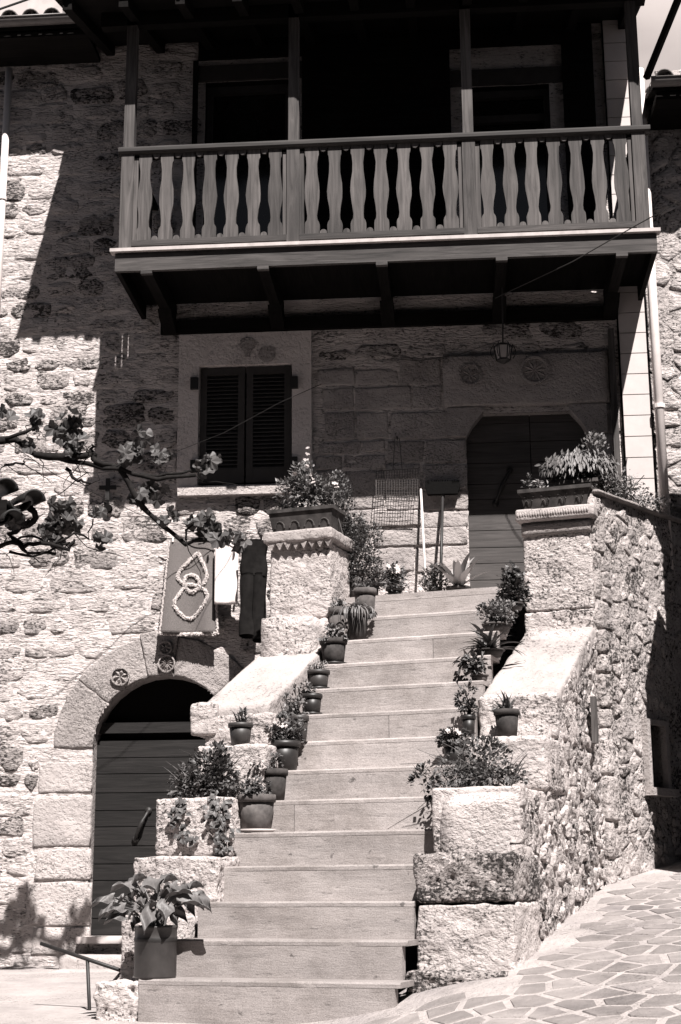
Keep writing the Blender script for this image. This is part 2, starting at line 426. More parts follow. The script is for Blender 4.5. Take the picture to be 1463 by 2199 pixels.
for s, poly in voronoi(seeds, .03, .3):
    X, Y = s; q = np.array([X, Y, 0])-P0; a, b = q@D_, q@U_
    if b > -.12 and a < .3 and a > -2.6: continue                 # the stairs stand here
    if Y > 8.2 and X < -1.6: continue
    if Y > 12.75 or (b > 3.4 and a < .6): continue
    x, y = proj((X, Y, gz(X, Y)))
    if not (-60 < x < 1800 and y < 2420): continue
    if x < 330: continue
    poly = np.array(poly); c = poly.mean(0)
    pts = [c+(p-c)*(1-.1*rnd.random()) for p in poly]; m = len(pts); V = []; Fp = []
    t = .009+.0025*rnd.random(); dx, dy = rnd.uniform(-.004, .004), rnd.uniform(-.004, .004)
    for sc_, dz in ((1.0, -.02), (1.0, t*.5), (.965, t)):
        for p in pts:
            p2 = c+(p-c)*sc_; V.append((p2[0], p2[1], gz(p2[0], p2[1])+dz+(dx*(p2[0]-c[0])+dy*(p2[1]-c[1]))*4))
    for i in range(2):
        for k in range(m): Fp.append([i*m+k, i*m+(k+1) % m, (i+1)*m+(k+1) % m, (i+1)*m+k])
    Fp.append([2*m+k for k in range(m)])
    mkobj('paving_stone', mesh_from('paving_stone', V, Fp, ground), M['paver'], ground); npv += 1
print('pavers', npv)

# pale sheet added far behind the roofs to brighten the sky
cx_, cz_ = np.meshgrid(np.linspace(-420, 420, 85), np.linspace(60, 560, 51)); P = np.c_[cx_.ravel(), np.full(cx_.size, 700.), cz_.ravel()]
P[:, 1] += 9*fbm(P*np.array([1, 1, 1.4]), .008, 3, 71)+((cx_.ravel())/420)**2*60+((cz_.ravel()-300)/260)**2*60
F = [[j*85+i, j*85+i+1, (j+1)*85+i+1, (j+1)*85+i] for j in range(50) for i in range(84)]
cl = mkobj('sky_backdrop', mesh_from('sky_backdrop', P, F, None, True), plain('pale sky backdrop', .3, 1., 0., .06, .02, 0.)); cl['kind'] = 'stuff'; cl['label'] = 'pale backdrop added behind the roofs to brighten the sky'; cl['category'] = 'sky backdrop'
# ------------------------------------------------------------------ the house
house = thing('stone_house', 'old rubble stone house with arched cellar door, shuttered window and upper door', 'house', (-1.2, YF, 0))
EX, EZ, NY = np.array([1., 0, 0]), np.array([0, 0, 1.]), np.array([0, -1., 0])
OF = np.array([0, YF, 0])
AC = at(350, 1603); AR = .61; ARO = .95                     # arch centre, inner and outer radius
thr = at(195, 2012)[2]
def fx(x, y): p = at(x, y); return p[0], p[2]
def frect(x0, y0, x1, y1):
    p = at(x0, y0); q = at(x1, y1); r = at(x0, y1); s = at(x1, y0)
    return (p[0]+r[0])/2, (q[0]+s[0])/2, (q[2]+r[2])/2, (p[2]+s[2])/2      # u0,u1,v0,v1
WIN = frect(427, 786, 628, 1042); WINO = frect(384, 718, 670, 1052)
DOOR = list(frect(1005, 885, 1272, 1300)); DOOR[2] = 2.94
BD1 = frect(440, 175, 622, 560); BD2 = frect(1000, 185, 1188, 560)
OPEN = [WIN, DOOR, (BD1[0], BD1[1], 5.97, BD1[3]), (BD2[0], BD2[1], 5.97, BD2[3])]
def in_open(u, v, e=0):
    for o in OPEN:
        if o[0]+e < u < o[1]-e and o[2]+e < v < o[3]-e: return True
    r = math.hypot(u-AC[0], v-AC[2])
    return (v >= AC[2] and r < AR-e) or (v < AC[2] and abs(u-AC[0]) < AR-e and v > thr)
g = .022; X0, X1, Zb, Zt = -5.2, 1.62, -.4, 8.9
nu, nv_ = int((X1-X0)/g), int((Zt-Zb)/g)
uu, vv = np.meshgrid(np.linspace(X0, X1, nu+1), np.linspace(Zb, Zt, nv_+1))
P = np.c_[uu.ravel(), np.full(uu.size, YF), vv.ravel()]
P[:, 1] -= .009*fbm(P*np.array([1, 1, 1.8]), 8, 4, 2)
F = []
for j in range(nv_):
    for i in range(nu):
        uc, vc = (uu[j, i]+uu[j+1, i+1])/2, (vv[j, i]+vv[j+1, i+1])/2
        if not in_open(uc, vc): F.append([j*(nu+1)+i, j*(nu+1)+i+1, (j+1)*(nu+1)+i+1, (j+1)*(nu+1)+i])
wall = mkobj('wall', mesh_from('wall', P, F, house, True), M['mortar'], house)
back = MB()                                               # body of the house behind its front
back.box(X0, X1, YF+.32, YF+4, Zb, Zt); back.build('inner_wall', M['void'], house)
for o in OPEN:
    u0, u1, v0, v1 = o; rev = MB()
    q = [(u0-.13, v0), (u0-.001, v0), (u0-.001, v1+.001), (u1+.001, v1+.001), (u1+.001, v0), (u1+.13, v0), (u1+.13, v1+.14), (u0-.13, v1+.14)]
    rev.prism([(x, YF+.02, z) for x, z in q], (0, .3, 0)); rev.build('reveal', M['wood_dark'] if v0 > 5.9 else M['ashlar'], house)  # balcony door reveals get a dark colour in place of shade
rev = MB(); A = [math.pi*k/16 for k in range(17)]
q = [(AC[0]+AR, thr-.2)]+[(AC[0]+AR*math.cos(a), AC[2]+AR*math.sin(a)) for a in A]+[(AC[0]-AR, thr-.2), (AC[0]-AR-.15, thr-.2)]+[(AC[0]+(AR+.15)*math.cos(a), AC[2]+(AR+.15)*math.sin(a)) for a in A[::-1]]+[(AC[0]+AR+.15, thr-.2)]
rev.prism([(x, YF+.02, z) for x, z in q], (0, .3, 0)); rev.build('reveal', M['ashlar'], house)

# stones of the front: rectangles in (u,v)
ASH = []
Z4 = lambda *q: (723+q[0]*.5058, 540+q[1]*.5058, 723+q[2]*.5058, 540+q[3]*.5058)
for q in [(270, 450, 440, 570), (80, 577, 316, 673), (326, 574, 445, 668), (85, 682, 220, 796), (230, 680, 545, 795), (110, 805, 205, 850),
          (215, 805, 370, 898), (380, 802, 548, 898), (85, 502, 262, 566), (-80, 500, 78, 568), (-60, 580, 72, 672), (-50, 682, 75, 800), (-70, 812, 100, 862),
          (30, 868, 205, 922), (-90, 872, 22, 925), (362, 908, 553, 1010), (212, 906, 354, 1010), (20, 932, 204, 1090), (-90, 935, 12, 1090), (362, 1018, 556, 1096), (212, 1018, 354, 1096),
          (20, 1098, 150, 1210), (158, 1104, 360, 1168), (368, 1104, 560, 1168), (158, 1176, 556, 1250), (20, 1218, 150, 1330), (158, 1258, 330, 1360), (338, 1258, 558, 1360), (-90, 1100, 12, 1200), (-90, 1208, 12, 1330),
          (1062, 652, 1200, 768), (1062, 776, 1200, 872), (1062, 880, 1200, 990), (1062, 998, 1200, 1130), (1062, 1138, 1205, 1300)]:
    ASH.append(frect(*Z4(*q)))
LINT = frect(952, 762, 1308, 872)
for x0, y0, x1, y1 in [(84, 1637, 197, 1702), (72, 1708, 196, 1818), (78, 1824, 195, 1888), (58, 1894, 194, 1986), (70, 1992, 190, 2050)]:
    ASH.append(frect(x0, y0, x1, y1))
for u, (x0, y0, x1, y1) in enumerate([(150, 1640, 152, 1641)]): pass
COVER = ASH+[LINT, WINO, (DOOR[0]-.02, DOOR[1]+.02, DOOR[2], DOOR[3]+.02), (1.48, 1.9, 0, 9)]
sid = 100
def put_stone(poly, m, h, rough, parent=wall, **kw):
    global sid
    sid += 1
    return mkobj('stone', stone_mesh(poly, OF, EX, EZ, NY, h, sid, rough, parent=house, **kw), m, parent)
for (u0, u1, v0, v1) in ASH:
    r = random.Random(sid); j = lambda: r.uniform(-.008, .008)
    put_stone([(u0+j(), v0+j()), (u1+j(), v0+j()), (u1+j(), v1+j()), (u0+j(), v1+j())], M['jamb'] if u1 < -2.9 else M['ashlar'], .009+.008*r.random(), .006, seg=22, rings=(1, .975, .85, .45))
u0, u1, v0, v1 = LINT
lintel = put_stone([(u0, v0), (u1, v0), (u1, v1), (u0, v1)], M['ashlar'], .05, .003, seg=40, rings=(1, .99, .9, .5))
lintel.name = 'door_lintel'
for s in (-1, 1):                                          # the shaped brackets under the lintel
    xin = DOOR[0] if s < 0 else DOOR[1]
    p = [(xin+s*.16, v0-.01), (xin-s*.16, v0-.01), (xin-s*.16, v0-.05), (xin-s*.06, v0-.17), (xin-s*.005, v0-.27), (xin+s*.16, v0-.27)]
    o = mkobj('door_bracket', None or MB().prism([(a, YF-.045, b) for a, b in (p if s < 0 else p[::-1])], (0, .3, 0)).build('door_bracket', M['ashlar'], wall).data, None, wall)
    bpy.data.objects.remove(o)
# rubble courses of the left part
def overlap(u0, u1, v0, v1, R): return min(u1, R[1])-max(u0, R[0]), min(v1, R[3])-max(v0, R[2])
rr = random.Random(11); v = .02; nst = 0
while v < 8.3:
    hgt = rr.uniform(.12, .215); u = -4.6+rr.uniform(0, .3)
    while u < 1.5:
        wd = rr.uniform(.16, .42)*(1.25 if hgt > .17 else 1)
        a0, a1, b0, b1 = u, u+wd, v+rr.uniform(-.03, .02), v+hgt+rr.uniform(-.035, .03)
        u += wd+rr.uniform(.018, .04)
        um, vm = (a0+a1)/2, (b0+b1)/2
        if um > -2.45 and vm > 5.55: continue
        if um > -1.2 and vm < 3.0: continue
        bad = False
        for R in COVER:
            ou, ov = overlap(a0, a1, b0, b1, R)
            if ou > .0 and ov > .02:
                if a1-ou < a0+.09 or ov < .03 and False: bad = True; break
                if R[0] <= a0: a0 = R[1]+.012
                elif R[1] >= a1: a1 = R[0]-.012
                else: bad = True; break
                if a1-a0 < .08: bad = True; break
        if bad: continue
        pts = [(a0, b0), (a1, b0), (a1, b1), (a0, b1)]
        dmin = min(math.hypot(p[0]-AC[0], p[1]-AC[2]) for p in pts+[(um, vm)])
        if dmin < ARO-.02 and max(b1, vm) > AC[2]-.05: continue
        if vm < AC[2] and abs(um-AC[0]) < AR+.16: continue
        k = wd*.07+.006
        poly = []
        for cu, cv, du, dv in ((a0, b0, 1, 1), (a1, b0, -1, 1), (a1, b1, -1, -1), (a0, b1, 1, -1)):
            c1, c2 = rr.uniform(.02, .09), rr.uniform(.015, .07)
            q1, q2 = (cu, cv+dv*c2), (cu+du*c1, cv+rr.uniform(-.006, .006))
            poly += [q1, q2] if (du > 0) == (dv > 0) else [q2, q1]
        put_stone(poly, *((M['rubble_rough'], rr.uniform(.008, .018), .014) if rr.random() < .3 else (M['rubble'], rr.uniform(.001, .014), .011)), seg=30, pillow=1.6, rings=(1.02, .94, .72, .38))
        nst += 1
    v += hgt+rr.uniform(.015, .035)
print('wall stones', nst)
# arch
arch = [(180, 142.6), (142, 103.6), (103, 82.6), (82, 43.6), (43, 0)]
for i, (a0, a1) in enumerate(arch):
    n = max(2, int((a0-a1)/7)); ro = ARO+[.0, .0, .05, .0, -.03][i]
    A = [math.radians(a0+(a1-a0)*k/n) for k in range(n+1)]
    poly = [(AC[0]+AR*math.cos(a), AC[2]+AR*math.sin(a)) for a in A]+[(AC[0]+ro*math.cos(a), AC[2]+ro*math.sin(a)) for a in A[::-1]]
    o = put_stone(poly, M['voussoir'], .014+.006*(i == 2), .007, seg=44, rings=(1, .985, .9, .5)); o.name = 'voussoir'
def rosette(c, r, parent, y=YF-.055, petals=6, ring=True, sun=False):
    mb = MB()
    n = 24
    if ring:
        prof = [(r, 0), (r, .02), (r*.86, .02), (r*.86, 0)]
        V = []; F = []
        for q, z in prof:
            for k in range(n): a = 2*math.pi*k/n; V.append((c[0]+q*math.cos(a), y-z, c[1]+q*math.sin(a)))
        for i in range(3):
            for k in range(n): F.append([i*n+k, i*n+(k+1) % n, (i+1)*n+(k+1) % n, (i+1)*n+k])
        mb.add(V, F)
    for k in range(petals):
        a = 2*math.pi*(k+.25)/petals; e = np.array([math.cos(a), 0, math.sin(a)]); s = np.array([-math.sin(a), 0, math.cos(a)])
        C = np.array([c[0], y, c[1]]); l = r*.84; wd = r*(.2 if petals < 8 else .1)
        mb.add([C+e*.05*r, C+e*l*.5+s*wd, C+e*l, C+e*l*.5-s*wd, C+e*l*.5-np.array([0, .018, 0])], [[0, 1, 4], [1, 2, 4], [2, 3, 4], [3, 0, 4]])
    if sun: mb.lathe([(0, 0)], (c[0], y, c[1]), 3) if False else None
    return mb.build('rosette', M['voussoir'], parent)
rosette(fx(260, 1453), .082, wall, YF-.022); rosette(fx(360, 1426), .075, wall, YF-.028, 12); rosette(fx(357, 1393), .06, wall, YF-.028, 6)
# window: surround, shutters and slats
win = MB()
u0, u1, v0, v1 = WIN; U0, U1, V0, V1 = WINO
win.box(U0, u0, YF-.04, YF+.1, V0, v1); win.box(u1, U1, YF-.04, YF+.1, V0, v1); win.box(U0, U1, YF-.043, YF+.1, v1, V1)
window = win.build('window_surround', M['surround'], house)
MB().box(U0+.02, U1-.1, YF-.09, YF+.1, V0-.06, V0+.01).build('window_sill', M['jamb'], window)
um = (u0+u1)/2
MB().box(u0, u1, YF+.2, YF+.22, v0, v1).build('window_pane', M['glass'], window)
for s, (xa, xb) in enumerate(((u0+.012, um-.008), (um+.008, u1-.012))):
    sh = MB(); fw = .06
    sh.box(xa, xa+fw, YF-.005, YF+.035, v0+.02, v1-.01); sh.box(xb-fw, xb, YF-.005, YF+.035, v0+.02, v1-.01)
    sh.box(xa+fw, xb-fw, YF-.003, YF+.033, v1-.08, v1-.012); sh.box(xa+fw, xb-fw, YF-.003, YF+.033, v0+.022, v0+.15)
    sh.build('shutter', M['shutter'], window)
    ns = 24; z0, z1 = v0+.155, v1-.085
    for k in range(ns):
        z = z0+(z1-z0)*(k+.5)/ns; d = (z1-z0)/ns
        MB().hexa([(xa+fw, YF-.002, z-d*.6), (xb-fw, YF-.002, z-d*.6), (xb-fw, YF+.028, z+d*.3), (xa+fw, YF+.028, z+d*.3),
                   (xa+fw, YF-.002, z-d*.35), (xb-fw, YF-.002, z-d*.35), (xb-fw, YF+.028, z+d*.55), (xa+fw, YF+.028, z+d*.55)]).build('slat', M['shutter'], window)
for x, y in ((420, 828), (633, 826), (420, 1005), (632, 998)):
    p = at(x, y); MB().box(p[0]-.035, p[0]+.035, YF-.075, YF-.0425, p[2]-.055, p[2]+.055).build('hinge', M['iron'], window)
c = fx(575, 765); MB().prism([(c[0]+.075*math.cos(k*.524), YF-.055, c[1]+.075*math.sin(k*.524)) for k in range(12)], (0, .02, 0)).build('carved_roundel', M['voussoir'], window)
c = fx(533, 748); MB().prism([(c[0]+q[0], YF-.055, c[1]+q[1]) for q in ((-.02, -.1), (.02, -.1), (.03, -.05), (.07, 0), (.065, .06), (0, .085), (-.065, .06), (-.07, 0), (-.03, -.05))], (0, .02, 0)).build('carved_shield', M['voussoir'], window)
rosette(fx(1010, 810), .1, wall, YF-.052, 8); rosette(fx(1148, 800), .13, wall, YF-.052, 10)
# upper door
u0, u1, v0, v1 = DOOR; um = (u0+u1)/2+.03
dr = MB().box(u0-.02, u1+.02, YF+.125, YF+.16, v0, v1+.02); udoor = dr.build('upper_door', M['wood_dark'], house)
zl = [at(1030, q)[2] for q in (905, 945, 990, 1035, 1068, 1100, 1135, 1172, 1206, 1242, 1280)]
zl = [v1+.015]+zl
for k in range(len(zl)):
    zb = zl[k+1]+.006 if k+1 < len(zl) else v0; zt_ = zl[k]
    if zb >= zt_: continue
    for xa, xb in ((u0-.01, um-.004), (um+.004, u1+.01)):
        MB().box(xa, xb, YF+.095, YF+.126, zb, zt_).build('plank', M['door_up'], udoor)
def pull(c, l, lean, parent, y):
    mb = MB(); p = [np.array([c[0]+lean*t*l, y-.05*math.sin(math.pi*(t+.5)) if abs(t) < .5 else y, c[1]+t*l]) for t in np.linspace(-.5, .5, 9)]
    mb.tube(p, [.012, .016, .014, .02, .024, .02, .014, .016, .012], 8)
    for q in (p[0], p[-1]): mb.tube([q+np.array([0, .03, 0]), q-np.array([0, .008, 0])], .03, 8)
    return mb.build('door_handle', M['iron'], parent, True)
pull(fx(1080, 1040), .3, .45, udoor, YF+.085)
MB().box(u0-.05, u1+.05, YF-.1, YF+.2, 2.93, 2.975).build('threshold', M['trav'], house)
# cellar door under the arch
cd = MB().box(AC[0]-AR-.03, AC[0]+AR+.03, YF+.2, YF+.23, thr, AC[2]+.02)
cdoor = cd.build('arched_door', M['wood_dark'], house)
zt2 = at(250, 1580, YF+.17)[2]
k = 0; z = thr+.012; lines = []
while z < zt2-.05:
    hh = .142+.012*((k*7) % 3-1); MB().box(AC[0]-AR-.02, AC[0]+AR+.02, YF+.165, YF+.201, z, min(z+hh, zt2)).build('plank', M['door'], cdoor); z += hh+.007; k += 1
MB().box(AC[0]-AR-.02, AC[0]+AR+.02, YF+.15, YF+.22, zt2+.02, zt2+.11).build('transom', M['door'], cdoor)
fan = MB()
A = [math.pi*k/20 for k in range(21)]
fan.prism([(AC[0]+(AR+.02)*math.cos(a), YF+.24, AC[2]+(AR+.02)*math.sin(a)) for a in A], (0, .01, 0)); fan.build('fanlight', M['void'], cdoor)
pull(fx(297, 1770), .24, .45, cdoor, YF+.155)
MB().box(AC[0]-AR-.06, AC[0]+AR, YF-.12, YF+.24, thr-.05, thr+.004).build('door_sill', M['sill'], house)
for i, (y, zz) in enumerate(((YF-.4, thr-.13), (YF-.66, thr-.235))):
    rough_block('entry_step', M['slab'], house, AC[0]-AR-.12, AC[0]+AR+.2, y, YF-.13+.0*i, -.1, zz, .05, .004, .012, 30+i, fr=lambda a, b, z: (a, b, z))
# upper storey doors behind the balcony
for (q0, q1, q2, q3), tr in ((BD1, None), (BD2, .25)):
    fr_ = MB(); zt_ = q3
    fr_.box(q0-.02, q0+.05, YF+.08, YF+.14, 5.97, zt_); fr_.box(q1-.05, q1+.02, YF+.08, YF+.14, 5.97, zt_); fr_.box(q0+.05, q1-.05, YF+.082, YF+.138, zt_-.07, zt_)
    if tr: fr_.box(q0+.05, q1-.05, YF+.083, YF+.137, zt_-tr-.07, zt_-tr)
    f_ = fr_.build('balcony_door', M['frame_pale'], house)
    MB().box(q0+.0, q1, YF+.15, YF+.16, 5.97, zt_).build('door_pane', M['glass'], f_)
    MB().box(q0-.12, q1+.12, YF-.03, YF+.07, zt_+.01, zt_+.17).build('door_head', M['frame_pale'], f_)
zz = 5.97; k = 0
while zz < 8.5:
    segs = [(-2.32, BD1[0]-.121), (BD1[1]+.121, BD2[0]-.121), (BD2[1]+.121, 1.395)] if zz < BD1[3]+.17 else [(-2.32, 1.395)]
    for xa, xb in segs: MB().box(xa, xb, YF-.045, YF-.02, zz, zz+.196).build('shade_lining_board', M['wood_dark'], wall)  # boards added over the wall, their dark colour stands in for balcony shade
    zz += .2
# clad corner pier
ys_ = [560+k*47 for k in range(13)]
z = 2.6; pier = MB().box(1.49, 1.745, YF-.05, YF+.1, 2.2, 8.7).build('clad_pier', M['wood_dark'], house)
while z < 8.6:
    MB().box(1.5, 1.735, YF-.075, YF-.05, z, z+.183).build('cladding_board', M['clad'], pier); z += .191
MB().box(1.40, 1.45, YF-.1, YF-.04, 3.0, 5.5).build('timber_post', M['wood_z'], house)
def pipe(name, pts, r, parent, m=None, rings=()):
    o = MB().tube(pts, r, 12).build(name, m or M['pipe'], parent, True)
    for q in rings: MB().tube([np.array(q)-[0, 0, .018], np.array(q)+[0, 0, .018]], r*1.25, 12).build('pipe_bracket', m or M['pipe'], o)
    return o
zb = 3.4
pipe('down_pipe', [(1.8, YF-.14, 8.0), (1.8, YF-.14, 3.3)], .042, house, None, [(1.8, YF-.14, q) for q in (6.4, 4.75, 3.9)])
pL = at(20, 340); pipe('down_pipe', [(pL[0]-.02, YF-.08, 8.35), (pL[0]-.02, YF-.08, 4.6)], .034, house, None, [(pL[0]-.02, YF-.08, 7.0), (pL[0]-.02, YF-.08, 5.6)])
# wall iron
p = at(235, 1055); mb = MB(); mb.box(p[0]-.018, p[0]+.018, YF-.075, YF-.05, p[2]-.1, p[2]+.1); mb.box(p[0]-.075, p[0]+.075, YF-.0755, YF-.0495, p[2]-.0, p[2]+.035)
mb.build('iron_anchor_cross', M['iron'], house)
p = at(235, 1094); MB().prism([(p[0]+.036*math.cos(k*.449), YF-.062, p[2]+.036*math.sin(k*.449)) for k in range(14)], (0, .05, 0)).build('vent_hole', M['void'], house)
# left eave: gutter, tiles, chimney
def barrel(mb, c, r, l, dirv, up=True, n=8, th=.014):
    """half round clay tile running from c along dirv"""
    d = np.array(dirv, float); d /= np.linalg.norm(d); s = np.array([1., 0, 0]); s = s-d*(s@d); s /= np.linalg.norm(s); u = np.cross(s, d); u = u if u[2] > 0 else -u
    V = []
    for t, rr_ in ((0, r), (l, r*.86)):
        for q in (rr_, rr_-th):
            for k in range(n+1):
                a = math.pi*k/n; V.append(np.array(c)+d*t+s*q*math.cos(a)+u*q*math.sin(a)*(1 if up else -1))
    m = n+1; F = []
    for k in range(n):
        F += [[k, k+1, 2*m+k+1, 2*m+k], [m+k+1, m+k, 3*m+k, 3*m+k+1], [k+1, k, m+k, m+k+1], [2*m+k, 2*m+k+1, 3*m+k+1, 3*m+k]]
    F += [[0, 2*m, 3*m, m], [n, m+n, 3*m+n, 2*m+n]]
    return mb.add(V, F)
def eave(x0, x1, y, z, slope, parent, tm, cover=.2, l=1.2, gut=True, sides=None):
    rf = MB(); rf.hexa([(x0, y+.06, z-.05), (x1, y+.06, z-.05), (x1, y+l, z-.05+slope*l), (x0, y+l, z-.05+slope*l),
                        (x0, y+.06, z), (x1, y+.06, z), (x1, y+l, z+slope*l), (x0, y+l, z+slope*l)])
    roof = rf.build('roof', M['wood_dark'], parent)
    n = int((x1-x0)/cover)
    for i in range(n+1):
        x = x0+cover*(i+.5)
        if x > x1: break
        for j in range(int(l/.34)):
            t = j*.34; barrel(MB(), (0, 0, 0), .1, .4, (0, 1, slope))
            mb = MB(); barrel(mb, (x, y-.02+t, z+.02+slope*t+.012*j), .085, .4, (0, 1, slope-.02)); mb.build('roof_tile', tm, roof, True)
            mb = MB(); barrel(mb, (x+cover/2, y-.01+t, z+.09+slope*t), .085, .4, (0, 1, slope-.02), False); mb.build('roof_tile', tm, roof, True)
    if gut:
        mb = MB(); V = []; F = []; m = 9
        for X in (x0-.02, x1+.02):
            for q in (.06, .054):
                for k in range(m): a = math.pi+math.pi*k/(m-1); V.append((X, y-.04+q*math.cos(a), z-.01+q*math.sin(a)))
        for k in range(m-1): F += [[k, k+1, 2*m+k+1, 2*m+k], [m+k+1, m+k, 3*m+k, 3*m+k+1]]
        F += [[0, 2*m, 3*m, m], [m-1, 2*m-1, 4*m-1, 3*m-1]]
        mb.add(V, F); mb.tube([(x0-.02, y-.1, z-.008), (x1+.02, y-.1, z-.008)], .009, 6); mb.build('gutter', M['gutter'], roof, True)
    return roof
pg = at(90, 38, YF-.62)
eave(-4.7, -3.28, YF-.58, pg[2], .32, house, M['tile'], .2)
MB().box(-4.7, -3.28, YF-.5, YF, pg[2]-.12, pg[2]-.07).build('eave_board', M['wood_dark'], house)
c0 = at(66, 10, YF+.4); c1 = at(141, 10, YF+.4)
MB().box(c0[0], c1[0], YF+.3, YF+.8, pg[2]+.05, pg[2]+1.5).build('chimney', M['plaster'], house)
MB().tube([at(-30, 30, YF-.3), at(62, -2, YF-.3), at(150, -35, YF-.3)], .012, 6).build('roof_wire', M['iron'], house)

# ------------------------------------------------------------------ timber balcony
BY = YF-1.15
balc = thing('timber_balcony', 'weathered timber balcony with sawn balusters and roof posts above the doors', 'balcony', (-.53, BY, 5.77))
BX0, BX1 = -2.8, 1.72
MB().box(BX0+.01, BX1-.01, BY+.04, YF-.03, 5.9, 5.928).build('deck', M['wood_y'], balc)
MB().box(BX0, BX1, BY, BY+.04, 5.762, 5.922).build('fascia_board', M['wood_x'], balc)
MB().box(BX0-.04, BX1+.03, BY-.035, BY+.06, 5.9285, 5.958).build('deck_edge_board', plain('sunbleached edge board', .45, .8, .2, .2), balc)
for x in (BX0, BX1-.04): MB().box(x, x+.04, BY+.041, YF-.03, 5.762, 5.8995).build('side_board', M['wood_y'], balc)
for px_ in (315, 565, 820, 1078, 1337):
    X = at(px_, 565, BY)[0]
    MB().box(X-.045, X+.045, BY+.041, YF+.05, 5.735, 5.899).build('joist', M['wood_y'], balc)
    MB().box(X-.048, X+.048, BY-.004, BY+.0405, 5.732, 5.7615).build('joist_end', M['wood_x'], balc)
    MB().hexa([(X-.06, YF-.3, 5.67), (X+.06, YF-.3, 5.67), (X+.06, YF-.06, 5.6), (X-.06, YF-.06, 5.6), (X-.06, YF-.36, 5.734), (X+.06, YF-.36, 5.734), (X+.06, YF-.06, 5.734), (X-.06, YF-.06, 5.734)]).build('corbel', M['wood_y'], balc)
MB().box(-2.62, 1.48, YF-.055, YF-.005, 5.61, 5.733).build('wall_plate', M['wood_dark'], balc)
PX = [-2.72, -1.29, .2, 1.62]; ROOFZ = lambda Y: 8.09+(Y-11.3)*.31
for i, X in enumerate(PX):
    MB().box(X-.045, X+.045, BY+.03, BY+.12, 5.958, ROOFZ(BY+.03)-.0).build('post', M['wood_z'], balc)
    MB().box(X-.055, X+.055, BY+.012, BY+.029, 5.9585, 6.85).build('post_facing', M['wood_z'], balc)
rl = MB(); V = [(-.014, 6.862), (-.014, 6.888), (-.004, 6.905), (.1, 6.905), (.115, 6.885), (.115, 6.86), (.08, 6.8455), (.0, 6.8455)]
rl.prism([(BX0+.0, BY+q, z) for q, z in V], (BX1-BX0-.0, 0, 0)); rl.build('hand_rail', M['rail'], balc)
prof = [(0, .3), (.09, .3), (.115, .265), (.2, .225), (.3, .24), (.42, .305), (.52, .335), (.6, .32), (.7, .25), (.79, .215), (.84, .23), (.87, .3), (.9, .325), (1, .325)]
R0B = random.Random(4)
def baluster(X, sp, z0, z1):
    jx = lambda: R0B.uniform(-.0022, .0022)
    ln = R0B.uniform(-.004, .004); yy = BY+.024+R0B.uniform(-.004, .004)
    pts = [(X-wd*sp+jx()+ln*t, yy, z1-(z1-z0)*t) for t, wd in prof]+[(X+wd*sp+jx()+ln*t, yy, z1-(z1-z0)*t) for t, wd in prof[::-1]]
    return MB().prism(pts, (0, .024, 0)).build('baluster', M['wood_z'], balc)
def tongue(X, sp, z, up, wd):
    pts = []
    for k in range(9):
        a = math.pi*k/8; pts.append((X+wd*sp*math.cos(a), BY+.022, z+(wd*sp*math.sin(a)+.012)*(1 if up else -1)))
    pts = [(X+wd*sp, BY+.022, z)]+pts+[(X-wd*sp, BY+.022, z)]
    if not up: pts = pts[::-1]
    return MB().prism(pts, (0, .02, 0)).build('scallop', M['wood_z'], balc)
for i in range(3):
    a0, a1 = PX[i]+.055, PX[i+1]-.055
    MB().box(a0, a1, BY+.008, BY+.07, 5.99, 6.042).build('bottom_rail', M['wood_x'], balc)
    MB().box(a0, a1, BY+.056, BY+.085, 6.815, 6.844).build('top_rail', M['wood_dark'], balc)
    for X in (a0, a1-.035): MB().box(X, X+.035, BY+.032, BY+.085, 6.0425, 6.8145).build('side_stile', M['wood_z'], balc)
    b0, b1 = a0+.03, a1-.03; sp = (b1-b0)/6.75
    for k in range(7): baluster(b0+sp*(k+.375), sp, 6.043, 6.844)
    for k in range(6):
        tongue(b0+sp*(k+.875), sp, 6.043, True, .15); tongue(b0+sp*(k+.875), sp, 6.844, False, .165)
for X, s in ((PX[0], 1), (PX[3], -1)):                      # the side rails back to the wall
    MB().box(X-.04, X+.04, BY+.121, YF, 6.85, 6.9).build('side_rail', M['wood_y'], balc)
    MB().box(X-.02, X+.02, BY+.121, YF, 5.99, 6.04).build('side_rail', M['wood_y'], balc)
    for k in range(6):
        y = BY+.2+k*.15; MB().box(X-.012, X+.012, y, y+.075, 6.041, 6.849).build('baluster', M['wood_z'], balc)
# its roof
R0, R1, RY = -3.3, 1.8, YF-1.62
rf = MB(); z0_, z1_ = ROOFZ(RY), ROOFZ(YF+.3)
rf.hexa([(R0, RY, z0_), (R1, RY, z0_), (R1, YF+.3, z1_), (R0, YF+.3, z1_), (R0, RY, z0_+.05), (R1, RY, z0_+.05), (R1, YF+.3, z1_+.05), (R0, YF+.3, z1_+.05)])
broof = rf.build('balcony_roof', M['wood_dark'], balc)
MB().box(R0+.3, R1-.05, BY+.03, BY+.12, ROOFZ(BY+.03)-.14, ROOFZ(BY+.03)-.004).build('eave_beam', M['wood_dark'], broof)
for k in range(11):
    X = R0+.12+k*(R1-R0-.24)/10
    MB().hexa([(X-.04, RY+.03, z0_-.1), (X+.04, RY+.03, z0_-.1), (X+.04, YF, ROOFZ(YF)-.1), (X-.04, YF, ROOFZ(YF)-.1), (X-.04, RY+.03, z0_+.008), (X+.04, RY+.03, z0_+.008), (X+.04, YF, ROOFZ(YF)-.001), (X-.04, YF, ROOFZ(YF)-.001)]).build('rafter', M['wood_y'], broof)
